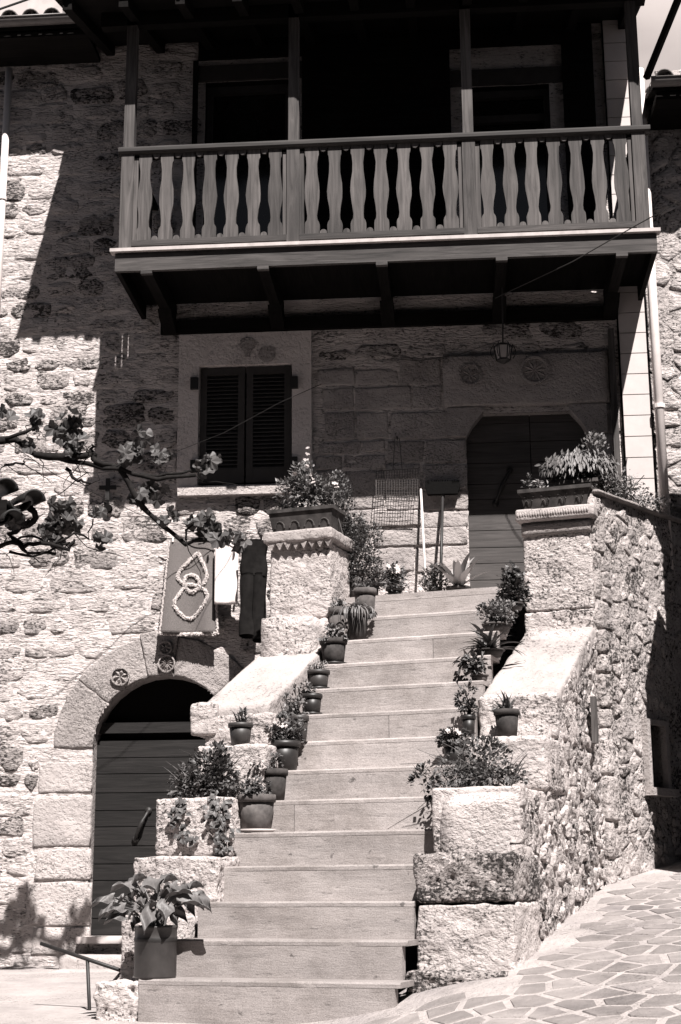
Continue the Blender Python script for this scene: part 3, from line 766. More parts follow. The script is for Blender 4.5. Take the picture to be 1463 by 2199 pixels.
for i in range(27):
    X = R0+.05+i*.193
    for j in (range(6) if i in (0, 1, 25, 26) else range(2)):
        t = j*.3; mb = MB(); barrel(mb, (X, RY-.06+t, z0_+.06+.31*t+.014*j), .098, .42, (0, 1, .29)); mb.build('roof_tile', M['tile'], broof, True)
# strut by the verge
s0 = at(1388, 168, 12.3); s1 = at(1466, -25, 11.6)
MB().tube([s0, s1], .034, 4).build('roof_strut', M['wood_dark'], balc)

# ------------------------------------------------------------------ house on the right
nb = thing('neighbour_house', 'rough stone house with tiled eave beyond the white downpipe', 'house', (3.5, YF+.1, 0))
NYF = YF+.05
g = .05; xs_ = np.arange(1.7, 4.6, g); zs_ = np.arange(0, 7.95, g)
uu, vv = np.meshgrid(xs_, zs_); P = np.c_[uu.ravel(), np.full(uu.size, NYF), vv.ravel()]; P[:, 1] -= .012*fbm(P, 8, 3, 4)
n_ = len(xs_); F = [[j*n_+i, j*n_+i+1, (j+1)*n_+i+1, (j+1)*n_+i] for j in range(len(zs_)-1) for i in range(n_-1)]
nw = mkobj('wall', mesh_from('wall', P, F, nb, True), M['sidemortar'], nb)
MB().box(1.75, 4.6, NYF+.05, NYF+3, 0, 7.9).build('inner_wall', M['void'], nb)
rs = random.Random(5); seeds = []
for i in range(3000):
    q = (rs.uniform(1.8, 2.75), rs.uniform(3., 7.9))
    if all((q[0]-s[0])**2+((q[1]-s[1])*1.5)**2 > .2**2 for s in seeds): seeds.append(q)
for s, poly in voronoi(seeds, .03, .25):
    if s[0] < 1.88 or s[0] > 2.6 or len(poly) < 4: continue
    sid += 1; mkobj('stone', stone_mesh(poly, (0, NYF, 0), EX, EZ, NY, rs.uniform(.006, .02), sid, .014, 16, parent=nb, pillow=1.6), M['rubble'], nw)
pr = at(1430, 172, YF-.62)
eave(1.84, 4.6, YF-.6, pr[2], .3, nb, M['tile'], .22)
MB().box(1.88, 4.6, YF-.52, NYF, pr[2]-.13, pr[2]-.06).build('eave_board', M['wood_dark'], nb)
# unseen building added beside it, shaped to shade the foot of the wall
wg = MB(); wg.box(1.9, 6.2, 11.2, 11.85, .2, 3.9); shade_building = wg.build('shade_building', M['mortar'], nb)
wg = MB(); wg.box(2.26, 6.2, 11.2, 11.7, 3.9, 5.75); wg.build('upper_shade_building', M['mortar'], nb)
MB().prism([(2.22, 11.1, 5.75), (2.22, 11.8, 5.75), (2.22, 11.4, 5.88)], (4.2, 0, 0)).build('shade_building_roof', M['tile'], nb)

# ------------------------------------------------------------------ unseen house row added behind the viewer to cut fill light
op = thing('opposite_blocker_house', 'unseen row house added behind the viewer to cut fill light', 'house', (0, -5, -1.5))
ob = MB(); ob.box(-18, 18, -11, -2.4, -2, 12.2); obw = ob.build('wall', M['street'], op)
MB().prism([(-18.3, -11.4, 12.2), (-18.3, -2.0, 12.2), (-18.3, -6.7, 13.6)], (36.6, 0, 0)).build('roof', M['tile'], op)
for x in range(-8, 9):
    for z in (.2, 3.4, 6.6, 9.8): MB().box(x*2-.45, x*2+.45, -2.44, -2.38, z, z+1.4).build('window', M['glass'], op)
# ------------------------------------------------------------------ stairs
stair = thing('stone_staircase', 'straight flight of fourteen pale travertine steps up to the wooden door', 'staircase', P0, TH)
ends = {0: (-1.922, -.39), 1: (-1.817, -.42), 2: (-1.78, -.422)}
for k in range(14):
    a0, a1 = ends.get(k, (-1.78, -.405)); z = Z1+k*H; b = k*RUN
    zb = -.15 if k == 0 else z-H-.0
    cut = {0: None, 5: sv(632, 1740, b)[0], 8: -1.02, 11: -.9, 3: None}.get(k, None)
    for r0, r1 in ([(a0+.003, a1-.003)] if cut is None else [(a0+.003, cut-.002), (cut+.002, a1-.003)]):
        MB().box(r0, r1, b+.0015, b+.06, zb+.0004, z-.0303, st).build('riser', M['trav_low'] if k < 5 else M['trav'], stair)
    dep = RUN+.05 if k < 13 else 1.75
    if k < 13: 
        tr = MB()
        # tread with a softly worn nosing
        e = .03 if k < 2 else 0; n = 46; V = []; F = []; L_ = a1-a0+e; rk = random.Random(k)
        aa = np.linspace(a0, a0+L_, n+1); ch = np.maximum(0, fbm(np.c_[aa*9, np.full(n+1, k*3.1), np.zeros(n+1)], 1, 3, 40+k)-.7)*.012+.0006*fbm(np.c_[aa*20, np.full(n+1, k*1.7), np.zeros(n+1)], 1, 2, 3)
        for q, w_, f in ((b+.02, z-.03, 0), (b, z-.03, .4), (b, z-.01, 1.), (b+.008, z, 1.2), (b+RUN+.013, z, 0), (b+RUN+.013, z-.03, 0)):
            for i in range(n+1): V.append(st(aa[i], q+max(-.001, ch[i])*f, w_-max(0, ch[i])*f*.4))
        m_ = n+1
        for r_ in range(5):
            for i in range(n): F.append([r_*m_+i, r_*m_+i+1, (r_+1)*m_+i+1, (r_+1)*m_+i])
        for i in range(n): F.append([5*m_+i, 5*m_+i+1, i+1, i])
        F.append([r_*m_ for r_ in range(6)]); F.append([r_*m_+n for r_ in range(5, -1, -1)])
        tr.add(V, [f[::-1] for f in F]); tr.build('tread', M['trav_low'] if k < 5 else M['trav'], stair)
    else:
        z13 = z
        pts = [st(a0, b, 0), st(a1, b, 0), st(.1, 3.45, 0), st(.16, 4.0, 0), np.array([1.48, YF-.06, 0]), np.array([-1.35, YF-.06, 0]), st(-2.2, 3.0, 0), st(-1.74, 3.0, 0)]
        tr = MB(); tr.prism([p+np.array([0, 0, z-.05]) for p in [st(a0, b, 0), st(a1, b, 0), st(a1, b+.5, 0), st(a0, b+.5, 0)]], (0, 0, .05)); tr.build('tread', M['trav'], stair)
        ld = MB(); ld.prism([p+np.array([0, 0, z-.06]) for p in [st(-2.2, 3.22, 0), st(a0-.001, 3.22, 0), st(a0-.001, b+.501, 0), st(a1+.001, b+.501, 0), st(a1+.001, 3.46, 0), st(.12, 3.46, 0), st(.12, 3.7, 0), np.array([1.47, YF-.06, 0]), np.array([-1.28, YF-.06, 0])]], (0, 0, .056)); ld.build('landing', M['trav'], stair)
MB().prism([st(-1.76, .05, -.1), st(-.41, .05, -.1), st(-.41, 4.2, -.1), st(-1.76, 4.2, -.1)], (0, 0, .1)).build('footing', M['sidemortar'], stair)

# ------------------------------------------------------------------ parapet on the window side
pl = thing('stair_parapet', 'stepped stone parapet of the stair beside the arched cellar door', 'parapet', st(-2.0, 1.5, 0), TH)
def B(name, parent, a0, a1, b0, b1, z0, z1, seed, m='block', **kw): return rough_block(name, M[m], parent, a0, a1, b0, b1, z0, z1, seed=seed, **kw)
B('block', pl, -2.2, -1.928, .0, .4, -.25, .187, 1, pit=.02, res=.014, amp=.016, freq=11)
B('block', pl, -2.27, -1.83, .42, .95, -.2, .55, 2, res=.025)
B('block', pl, -2.29, -1.715, .6, 1.15, .5, .895, 3, 'block', pit=.022, res=.013, amp=.012, freq=12)
B('block', pl, -2.285, -1.745, .88, 1.5, .9, 1.272, 4, pit=.01, res=.014, amp=.008, freq=11, rnd=.02)
B('block', pl, -2.15, -1.66, 1.2, 1.75, 1.274, 1.632, 5, pit=.012, res=.016)
B('block', pl, -2.2, -1.70, 1.42, 2.0, 1.634, 1.86, 6, pit=.015, res=.016)
B('block', pl, -2.3, -2.1, 1.40, 1.7, 1.72, 1.945, 7, res=.016, amp=.008, pit=.01)
B('sloped_coping', pl, -2.24, -1.735, 1.44, 2.80, 1.72, 1.92, 8, 'slab', res=.025, amp=.005, rnd=.025, shear=lambda b: (b-1.44)*.5)
B('core_wall', pl, -2.2, -1.79, .7, 3.9, -.2, .9, 9, res=.1); B('core_wall', pl, -2.2, -1.79, 1.6, 3.9, .9, 1.75, 10, res=.1); B('core_wall', pl, -2.2, -1.79, 2.4, 3.9, 1.75, 2.7, 11, res=.1)
B('pillar_base', pl, -2.29, -1.74, 2.70, 3.22, 2.5, 2.72, 12, pit=.015, res=.016, amp=.01)
B('pillar', pl, -2.265, -1.755, 2.725, 3.2, 2.725, 3.33, 13, pit=.006, res=.016, amp=.009, rnd=.025)
B('pillar_cap', pl, -2.3, -1.72, 2.66, 3.24, 3.335, 3.43, 14, 'slab', res=.016, amp=.007, rnd=.018, pit=.008)
for k in range(8):
    a = -2.26+k*.0675; 
    MB().add([st(a, 2.675, 3.335), st(a+.064, 2.675, 3.335), st(a+.032, 2.685, 3.275), st(a, 2.73, 3.335), st(a+.064, 2.73, 3.335), st(a+.032, 2.73, 3.275)], [[0, 2, 1], [0, 3, 5, 2], [1, 2, 5, 4], [3, 4, 5], [0, 1, 4, 3]]).build('frieze_tooth', M['slab'], pl)
# ------------------------------------------------------------------ parapet on the door side, with the rubble flank
pr = thing('stair_parapet', 'stepped stone parapet of the stair with rough rubble flank and corner pillar', 'parapet', st(-.1, 1.8, 0), TH)
B('block', pr, -.42, .15, .26, .7, .0, .25, 21, 'block_rough', pit=.02, res=.014, amp=.014, freq=13)
B('block', pr, -.405, .165, .45, 1.1, .2, .615, 22, 'block', pit=.008, res=.015, amp=.016, freq=6)
B('block', pr, -.415, .165, .46, 1.1, .62, .885, 23, 'block_rough', pit=.018, res=.013, amp=.014, freq=12)
B('block', pr, -.41, .13, .81, 1.6, .89, 1.285, 24, pit=.008, res=.014, amp=.008, freq=10, rnd=.025)
B('block', pr, -.4, .15, 1.5, 2.2, 1.29, 1.648, 25, pit=.008, res=.015, amp=.012, rnd=.04)
B('block', pr, -.395, .145, 1.9, 2.6, 1.65, 1.975, 26, pit=.014, res=.014, amp=.012, rnd=.05)
B('sloped_coping', pr, -.395, .14, 1.97, 3.5, 1.75, 1.955, 27, 'slab', res=.022, amp=.012, pit=.01, rnd=.03, shear=lambda b: (b-1.97)*.47)
B('core_wall', pr, -.36, .105, .8, 4.0, -.1, 1.25, 28, res=.1); B('core_wall', pr, -.36, .105, 1.8, 4.0, 1.2, 1.75, 29, res=.1); B('core_wall', pr, -.36, .105, 2.5, 4.0, 1.7, 2.1, 30, res=.1); B('core_wall', pr, -.36, .105, 3.2, 4.0, 2.1, 2.6, 31, res=.1)
B('pillar_base', pr, -.4, .155, 3.44, 3.95, 2.45, 2.79, 32, pit=.012, res=.016, amp=.008)
B('pillar', pr, -.395, .15, 3.45, 3.95, 2.795, 3.46, 33, pit=.008, res=.015, amp=.008, rnd=.018)
B('pillar_necking', pr, -.4, .155, 3.43, 3.95, 3.40, 3.505, 36, 'ashlar', res=.03, amp=.003, rnd=.01)
B('pillar_cap', pr, -.435, .195, 3.38, 3.98, 3.51, 3.61, 34, 'slab', res=.016, amp=.005, rnd=.022)
fl = MB()
for k in range(28):
    a = -.41+k*.0205; fl.tube([st(a, 3.384, 3.535), st(a, 3.376, 3.56), st(a, 3.384, 3.585)], [.005, .0085, .005], 6)
fl.build('fluting', M['slab'], pr, True)
# flank stones on the stair side
def topz(b): return .6 if b < .5 else .88 if b < .83 else 1.27 if b < 1.52 else 1.63 if b < 1.95 else 1.93+(b-1.97)*.47 if b < 3.45 else 3.45
rs = random.Random(9); seeds = []
for i in range(9000):
    q = (rs.uniform(.4, 4.1), rs.uniform(.05, 3.5))
    if all((q[0]-s[0])**2+((q[1]-s[1])*1.25)**2 > .105**2 for s in seeds): seeds.append(q)
OS = st(.105, 0, 0); nfl = 0
for s, poly in voronoi(seeds, .022, .2):
    c = np.mean(poly, 0)
    if c[0] < .62 or c[0] > 3.75 or c[1] > topz(c[0])-.03 or len(poly) < 4: continue
    if c[0] > 3.42 and c[1] > 2.4: continue
    if c[1] < .1+.1*(c[0]): continue
    sid += 1; nfl += 1
    mkobj('stone', stone_mesh(poly, OS, U_, EZ, D_, rs.uniform(.02, .046), sid, .02, 22, parent=pr, pillow=1.4, rings=(1.04, .95, .74, .36)), M['side'], pr)
V = []
mb = MB(); 
prof_ = [(.62, .0), (.62, .82), (.86, .82), (.86, 1.22), (1.55, 1.22), (1.55, 1.58), (1.98, 1.58), (1.98, 1.85), (3.5, 2.55), (3.5, 3.44), (3.9, 3.44), (3.9, .0)]
mb.prism([st(.09, q, z) for q, z in prof_], D_*.034); mb.build('flank_mortar', M['sidemortar'], pr)
# quoins at the corner and the landing wall running back to the house
C0 = st(.15, 3.55, 0); W1 = np.array([1.95, YF+.04, 0]); E1 = (W1-C0); LN = np.linalg.norm(E1); E1 = E1/LN; N1 = np.array([E1[1], -E1[0], 0])
lw = thing('landing_wall', 'rubble retaining wall of the landing with dark coping under the trailing shrub', 'wall', C0, math.atan2(E1[1], E1[0]))
fr1 = lambda a, b, z: C0+E1*a+N1*(-b)+np.array([0, 0, z])
wz = [sum(q)/4 for q in ()]
def splay(x, y):
    P_ = on_plane(x, y, C0+N1*.05, N1); q = P_-C0; return float(q@E1), float(P_[2])
w0 = splay(1392, 1555); w1 = splay(1432, 1692); WU0, WU1, WZ0, WZ1 = w0[0], w1[0], w1[1], w0[1]
mb = MB()
for a0, a1, z0, z1 in ((-.05, WU0, .2, 3.72), (WU1, LN, .2, 3.72), (WU0, WU1, .2, WZ0), (WU0, WU1, WZ1, 3.72)): mb.box(a0, a1, -.02, .3, z0, z1, fr1)
mb.build('wall_body', M['sidemortar'], lw)
MB().box(WU0-.01, WU1+.01, .12, .14, WZ0, WZ1, fr1).build('window_pane', M['glass'], lw)
fm = MB(); 
for a0, a1, z0, z1 in ((WU0-.05, WU0, WZ0-.01, WZ1+.04), (WU1, WU1+.05, WZ0-.01, WZ1+.04), (WU0, WU1, WZ1, WZ1+.04)): fm.box(a0, a1, -.07, .11, z0, z1, fr1)
fm.build('window_frame', M['ashlar'], lw)
MB().box(WU0-.07, WU1+.09, -.11, .1, WZ0-.07, WZ0-.011, fr1).build('window_sill', M['ashlar'], lw)
rs = random.Random(19); seeds = []
for i in range(6000):
    q = (rs.uniform(-.2, LN+.2), rs.uniform(.3, 3.9))
    if all((q[0]-s[0])**2+((q[1]-s[1])*1.45)**2 > .13**2 for s in seeds): seeds.append(q)
OL = C0+N1*.004
for s, poly in voronoi(seeds, .02, .2):
    c = np.mean(poly, 0)
    if c[0] < .08 or c[0] > LN-.04 or c[1] > 3.66 or c[1] < .55 or len(poly) < 4: continue
    if WU0-.12 < c[0] < WU1+.12 and WZ0-.13 < c[1] < WZ1+.1: continue
    sid += 1; nfl += 1
    mkobj('stone', stone_mesh(poly, OL, E1, EZ, N1, rs.uniform(.012, .032), sid, .015, 22, parent=lw, pillow=1.4, rings=(1.05, .95, .74, .36)), M['side'], lw)
print('flank stones', nfl)
z = .55; k = 0
while z < 3.65:
    hh = rs.uniform(.14, .4); wq = rs.uniform(.04, .15)
    rough_block('quoin', M['side'], lw, -.06, wq, -.055+rs.uniform(-.01, .015), .1, z, min(z+hh, 3.7), .022, .014, .03, 60+k, fr=fr1); z += hh+.004; k += 1
rough_block('coping', M['paver'], lw, -.02, LN, -.075, .3, 3.722, 3.757, .05, .006, .015, 90, fr=fr1)
wp = sv(1272, 1520, 3.2)
p0 = st(.2, 2.98, 1.62); MB().box(.165, .2, 3.02, 3.1, 1.72, 2.06, st).build('timber_post', M['wood_z'], pr)

# ------------------------------------------------------------------ plants
def basis(n):
    n = n/np.linalg.norm(n); a = np.cross(n, [.3, .2, .93]); a /= np.linalg.norm(a); return a, np.cross(n, a), n
def leaf(mb, c, d, n, l, wd, fold=.25):
    """pointed leaf of four faces along d with normal n"""
    d = d/np.linalg.norm(d); s = np.cross(d, n); s = s/(np.linalg.norm(s)+1e-9); n = np.cross(s, d)
    V = [c, c+d*l*.45+s*wd+n*wd*fold, c+d*l*.5, c+d*l-n*l*.12, c+d*l*.45-s*wd+n*wd*fold]
    mb.add(V, [[0, 1, 2], [1, 3, 2], [0, 2, 4], [2, 3, 4]])
def bush(mb, c, r, n, l, rnd, droop=0., wd=.33, hollow=.35):
    n = int(n*1.4); l *= .85
    c = np.array(c)
    cl = [np.array([rnd.gauss(0, .42), rnd.gauss(0, .42), rnd.gauss(0, .42)]) for _ in range(max(4, n//28))]
    for i in range(n):
        q = cl[i % len(cl)]+np.array([rnd.gauss(0, .2), rnd.gauss(0, .2), rnd.gauss(0, .2)]); L = np.linalg.norm(q)
        if L > 1: q = q/L*rnd.uniform(.8, 1.06)
        out = q+np.array([rnd.gauss(0, .5), rnd.gauss(0, .5), rnd.gauss(0, .5)+.35-droop*1.6])
        nn = np.array([rnd.gauss(0, .5), rnd.gauss(0, .5)-.25, 1.])
        ll = l*rnd.uniform(.6, 1.3); leaf(mb, c+q*np.array(r), out, nn, ll, ll*wd)
def stems(mb, base, c, r, n, rnd, rad=.004):
    for i in range(n):
        t = np.array(c)+np.array([rnd.uniform(-.7, .7)*r[0], rnd.uniform(-.7, .7)*r[1], rnd.uniform(-.2, .9)*r[2]]); b0 = np.array(base)+np.array([rnd.uniform(-.02, .02), rnd.uniform(-.02, .02), 0])
        m = (t+b0)/2+np.array([rnd.gauss(0, .015), rnd.gauss(0, .015), .02]); mb.tube([b0, m, t], [rad*1.4, rad, rad*.6], 5, False)
def strap(mb, base, az, l, wd, rise, rnd, seg=6, bend=1.2):
    """arching strap leaf"""
    d = np.array([math.cos(az), math.sin(az), 0]); s = np.array([-math.sin(az), math.cos(az), 0]); p = np.array(base, float); ang = rise; V = []
    for k in range(seg+1):
        t = k/seg; wv = wd*(1-.15*(1-t))*(math.sin(math.pi*min(1, .28+.72*t))**.7 if t < 1 else 0); up = np.array([0, 0, 1])*math.cos(ang)-d*math.sin(ang)
        V += [p-s*wv+up*wv*.35, p, p+s*wv+up*wv*.35]
        p = p+(d*math.cos(ang)+np.array([0, 0, math.sin(ang)]))*l/seg; ang -= bend/seg
    F = []
    for k in range(seg): F += [[3*k, 3*k+1, 3*k+4, 3*k+3], [3*k+1, 3*k+2, 3*k+5, 3*k+4]]
    mb.add(V, F)
def flowers(mb, c, r, n, s, rnd, top=True):
    for i in range(n):
        q = np.array([rnd.gauss(0, .5), rnd.gauss(0, .5), rnd.uniform(-.1, 1)]); P_ = np.array(c)+q*np.array(r); n0 = np.array([rnd.gauss(0, .4), -.8, rnd.gauss(.5, .4)])
        e1, e2, n0 = basis(n0)
        for k in range(5):
            a = 2*math.pi*k/5+rnd.random(); leaf(mb, P_, e1*math.cos(a)+e2*math.sin(a)+n0*.3, n0, s, s*.45)
def pot(parent, c, r, h, m, rim=.18, taper=.72, saucer=None, square=None, rimh=None):
    """flower pot with its foot at c: wall with thickness, rim band, soil"""
    t = .012*max(.6, r/.1); rb = r*taper; rh = rimh or h*.2
    pr0 = r*.93
    po = MB().lathe([(0, 0), (rb, 0), (rb+(pr0-rb)*.5, h*.42), (pr0-.002, h-rh), (pr0-t, h-rh), (0, h-rh)], c, 22).build('pot', M[m], parent, True)
    MB().lathe([(pr0-t*.5, h-rh-.001), (r, h-rh), (r*1.02, h-rh*.5), (r, h), (r-t, h), (r-t*1.2, h-rh*.6)], c, 22).build('rim', M[m], parent, True)
    MB().lathe([(r-t*1.15, h-rh*.5), (r*.5, h-rh*.38), (0, h-rh*.3)], c, 16).build('soil', M['soil'], parent, True)
    if saucer: MB().lathe([(0, .001), (rb*1.15, .001), (rb*1.4, .022), (rb*1.34, .022), (rb*1.1, .008), (0, .008)], c, 22).build('saucer', M[saucer], parent, True)
GRP = 'potted plants along the stairs'
def stand(px_, ytop, k, wpx, off=.11, ybot=None, zfix=None, b=None):
    """place a pot on step k (1-14) from its picture column, rim row and width: centre, radius, height"""
    bb = (k-1)*RUN+off if b is None else b
    z = Z1+(k-1)*H+.001 if zfix is None else zfix
    a, zt_ = sv(px_, ytop, bb); c = st(a, bb, z); r = wpx/2/ppm(c); return c, r, max(.05, zt_-z)
def plant(label, c, name='potted_plant', cat='potted plant', group=GRP): return thing(name, label, cat, c, 0, group)
R = random.Random(21)
def fol(t, parts):
    for nm, mb, m in parts:
        if mb.v: mb.build(nm, M[m], t)
def simple(label, c, r, h, pm, fr, n, l, lm, droop=0., saucer=None, up=.8, fl=None, wd=.33, taper=.72, side=(0, 0), stm=6):
    t = plant(label, c); pot(t, c, r, h, pm, saucer=saucer, taper=taper)
    cc = np.array(c)+np.array([side[0], side[1], h+fr[2]*up]); mb = MB(); stems(mb, np.array(c)+[0, 0, h-.02], cc, fr, stm, R)
    mb2 = MB(); bush(mb2, cc, tuple(q*1.3 for q in fr), int(n*2.6), l*.72, R, droop, wd); fol(t, [('stem', mb, 'bark'), ('foliage', mb2, lm)])
    if fl: m3 = MB(); flowers(m3, cc+np.array([0, -fr[1]*.5, fr[2]*.35]), (fr[0]*.8, fr[1]*.7, fr[2]*.6), fl[0], fl[1], R); m3.build('blossom', M[fl[2]], t)
    return t
# broad leaved plant in the tall metal pot at the foot
hc = st(-1.875, .115, Z1+.001)
t = plant('large broad-leaved plant in a tall dark cylinder pot at the foot of the stairs', hc)
MB().lathe([(0, 0), (.118, 0), (.122, .01), (.122, .2), (.126, .21), (.122, .22), (.122, .275), (.128, .285), (.118, .29), (.114, .25), (0, .25)], hc, 28).build('pot', plain('dull dark metal', .04, .5, .5, .5, 7.), t, True)
MB().lathe([(.1235, .2), (.1265, .212), (.1235, .224)], hc, 28).build('band', M['iron'], t, True)
def heart(c, d, n, l, wd, parent, m):
    """ribbed heart shaped leaf"""
    d = d/np.linalg.norm(d); s = np.cross(d, n); s /= np.linalg.norm(s); n = np.cross(s, d); V = []; F = []; nu, nvv = 8, 9
    outl = [.55, .92, 1.0, .97, .88, .72, .52, .28, .02]
    for j in range(nvv):
        t = j/(nvv-1); wv = wd*outl[j]
        for i in range(nu+1):
            q = (i/nu-.5)*2; back_ = -.16*l*(abs(q)**1.5) if j == 0 else -.1*l*abs(q)*max(0, 1-2.5*t)
            V.append(c+d*(t*l+back_)+s*q*wv+n*(.22*wd*q*q-.32*l*t*t+.006*math.cos(q*14)*(1-t)+.02*math.sin(6*t+3*q)))
    for j in range(nvv-1):
        for i in range(nu): a = j*(nu+1)+i; F.append([a, a+1, a+nu+2, a+nu+1])
    return mkobj('leaf', mesh_from('leaf', V, F, parent, True), m, parent)
top = hc+np.array([0, 0, .28]); HL = []
HB = [(560, 190, 330, 250, 60), (740, 140, 745, 262, 150), (800, 165, 930, 130, 62), (960, 235, 1085, 290, 72), (1000, 295, 1200, 440, 85), (1200, 320, 1290, 470, 85), (1060, 240, 1200, 200, 45), (700, 465, 650, 668, 95), (860, 395, 865, 560, 108), (600, 315, 620, 425, 62), (640, 445, 730, 410, 42), (430, 430, 275, 510, 58), (440, 505, 268, 610, 62), (310, 325, 130, 432, 60), (300, 430, 190, 545, 58), (560, 430, 488, 532, 48), (745, 315, 950, 318, 62), (480, 330, 388, 372, 48), (470, 190, 600, 110, 45), (900, 250, 815, 290, 55), (520, 230, 640, 330, 70), (830, 300, 990, 420, 70), (420, 330, 300, 420, 60), (1080, 330, 1130, 520, 60), (960, 420, 1040, 590, 60), (560, 520, 520, 660, 55), (760, 470, 800, 640, 60), (930, 480, 960, 640, 50), (640, 240, 520, 300, 60), (980, 190, 860, 240, 60), (1130, 300, 1260, 330, 60)]
for i, (bx, by, tx, ty, wd) in enumerate(HB):
    q = lambda x, y, o: at(180+x*.205, 1860+y*.205, hc[1]-.02+o)
    o_ = (-.06 if by > 380 else .0)+(.12 if i > 19 else 0)+R.uniform(-.05, .03)
    pb, pt_ = q(bx, by, o_), q(tx, ty, o_-(.07 if i < 20 else .03)); d = pt_-pb; l = np.linalg.norm(d)*1.08; d[2] += .3*l
    nn = np.array([R.gauss(0, .15), -.75 if by > 300 else -.5, .65 if by > 300 else .85])
    heart(pb, d, nn, l, wd*.205/ppm(pb)*.95, t, M['hosta']); HL.append((pb, d))
mb = MB()
for cpt, d in HL: mb.tube([top+np.array([R.uniform(-.05, .05), R.uniform(-.05, .05), -.03]), (top+cpt)/2+np.array([0, 0, .03]), cpt], [.007, .006, .004], 6, False)
mb.build('stem', M['leaf_m'], t)
# foreground terracotta pot with trailing ivy over the block
c, r, h = stand(551, 1707, 5, 84, .12)
t = simple('round terracotta pot with pale saucer, beside the ivy-draped block', c, r, h, 'terra', (.13, .1, .07), 150, .05, 'leaf', .3, 'saucer', .5, None, .36, .74, (-.06, .0))
c, r, h = stand(588, 1652, 6, 62, .13); simple('terracotta pot behind the saucer pot, one step higher', c, r, h, 'terra_d', (.12, .09, .06), 120, .045, 'leaf', .3, None, .5, None, .33, .75, (-.08, 0))
# bushy plants and ivy on the block
c = st(-2.02, 1.06, 1.274); t = thing('ivy_shrub', 'dense dark shrub and ivy spilling over the second parapet block', 'shrub', c)
mb = MB(); bush(mb, c+[-.02, 0, .11], (.24, .12, .14), 620, .045, R, .1); bush(mb, c+[.05, -.02, .2], (.16, .1, .16), 320, .045, R, -.2); mb.build('foliage', M['leaf'], t)
mb = MB()
for i in range(30): strap(mb, c+np.array([R.uniform(-.1, .16), R.uniform(-.05, .05), 0]), R.uniform(-.6, .6) if i % 3 else R.uniform(2.2, 4), R.uniform(.25, .48), .007, R.uniform(.9, 1.45), R, 6, R.uniform(.2, 1.3))
mb.build('blade', M['leaf_m'], t)
for path in ([(-2.1, .88, 1.27), (-2.105, .855, 1.18), (-2.09, .85, 1.08), (-2.05, .85, 1.02), (-1.98, .855, 1.0)], [(-1.86, .88, 1.27), (-1.83, .855, 1.2), (-1.82, .85, 1.1), (-1.8, .85, 1.0), (-1.79, .85, .92)], [(-2.12, .88, 1.27), (-2.13, .855, 1.2), (-2.12, .85, 1.12)], [(-1.8, .88, 1.27), (-1.79, .855, 1.16), (-1.77, .85, 1.05), (-1.76, .84, .95)], [(-1.9, .88, 1.27), (-1.86, .855, 1.19), (-1.85, .85, 1.12)]):
    mb = MB(); pts = [st(*q) for q in path]; mb.tube(pts, .004, 5, False)
    for i in range(len(pts)-1):
        for j in range(9):
            q = pts[i]+(pts[i+1]-pts[i])*R.random()+np.array([R.gauss(0, .022), -abs(R.gauss(0, .012)), R.gauss(0, .012)]); leaf(mb, q, np.array([R.gauss(0, 1), -.3, -.6]), np.array([R.gauss(0, .4), -1., .5]), .045, .019)
    mb.build('ivy_trail', M['leaf'], t)
# small pot on the next block
bb = 1.3; a, z = sv(517, 1553, bb); c = st(a, bb, 1.633); r = 27/ppm(c)
t = simple('small dark pot with a stubby cactus on the parapet block', c, r, max(.08, z-1.633), 'plastic_m', (.05, .04, .05), 16, .06, 'leaf_m', 0, None, .7)
mb = MB()
for i in range(7): strap(mb, c+np.array([R.uniform(-.02, .02), 0, .12]), R.uniform(0, 6.3), R.uniform(.06, .13), .012, R.uniform(.7, 1.4), R, 5, .4)
mb.build('blade', M['leaf_m'], t)
# up the window side
c, r, h = stand(610, 1592, 7, 72, .12); simple('wide dark pot of white star flowers on the window side of the steps', c, r, h, 'plastic', (.12, .09, .09), 190, .05, 'leaf', 0, None, .7, (5, .03, 'petal'))
c, r, h = stand(642, 1537, 8, 44, .12); simple('narrow brown pot just above the star flowers', c, r, h, 'plastic_m', (.09, .07, .07), 110, .04, 'leaf_m', .1, None, .8, None, .33, .72, (-.05, 0))
c, r, h = stand(670, 1491, 9, 46, .12); simple('plain dark pot with trailing pale leaves against the parapet', c, r, h, 'plastic', (.07, .05, .07), 70, .045, 'leaf_m', .3, 'plastic', .4, None, .36, .72, (-.08, 0))
c, r, h = stand(684, 1440, 10, 50, .12); simple('little pot of tiny-leaved herbs on the tenth step', c, r, h, 'plastic_m', (.07, .05, .035), 130, .022, 'leaf_l', 0, 'plastic', .8)
c, r, h = stand(716, 1372, 11, 60, .12); t = simple('terracotta pot of spilling succulents under the pillar', c, r, h, 'terra_d', (.1, .08, .05), 70, .06, 'leaf_m', .6, 'plastic', .5, None, .4)
c, r, h = stand(768, 1312, 12, 48, .12); t = simple('dark pot with a shiny face and hanging strands beside the succulents', c, r, h, 'terra_d', (.1, .08, .06), 60, .07, 'leaf', .8, None, .2, None, .2)
mb = MB()
for i in range(26): strap(mb, c+np.array([R.uniform(-.07, .07), -.04, h]), R.uniform(3.6, 5.8), R.uniform(.18, .3), .006, .5, R, 7, 2.9)
mb.build('blade', M['leaf_m'], t)
c, r, h = stand(724, 1305, 12, 38, .13); simple('small round pot tucked between pillar and hanging strands', c, r, h, 'terra', (.06, .05, .05), 40, .05, 'leaf_m', .4)
c, r, h = stand(784, 1265, 13, 50, .12); simple('broad-rimmed terracotta pot near the top of the flight', c, r, h, 'terra', (.08, .06, .05), 60, .05, 'leaf', .3, None, .3)
def land(px_, ytop, Y, wpx):
    P_ = at(px_, ytop, Y); z = 2.94; return np.array([P_[0], Y, z]), wpx/2/ppm(P_), max(.05, P_[2]-z)
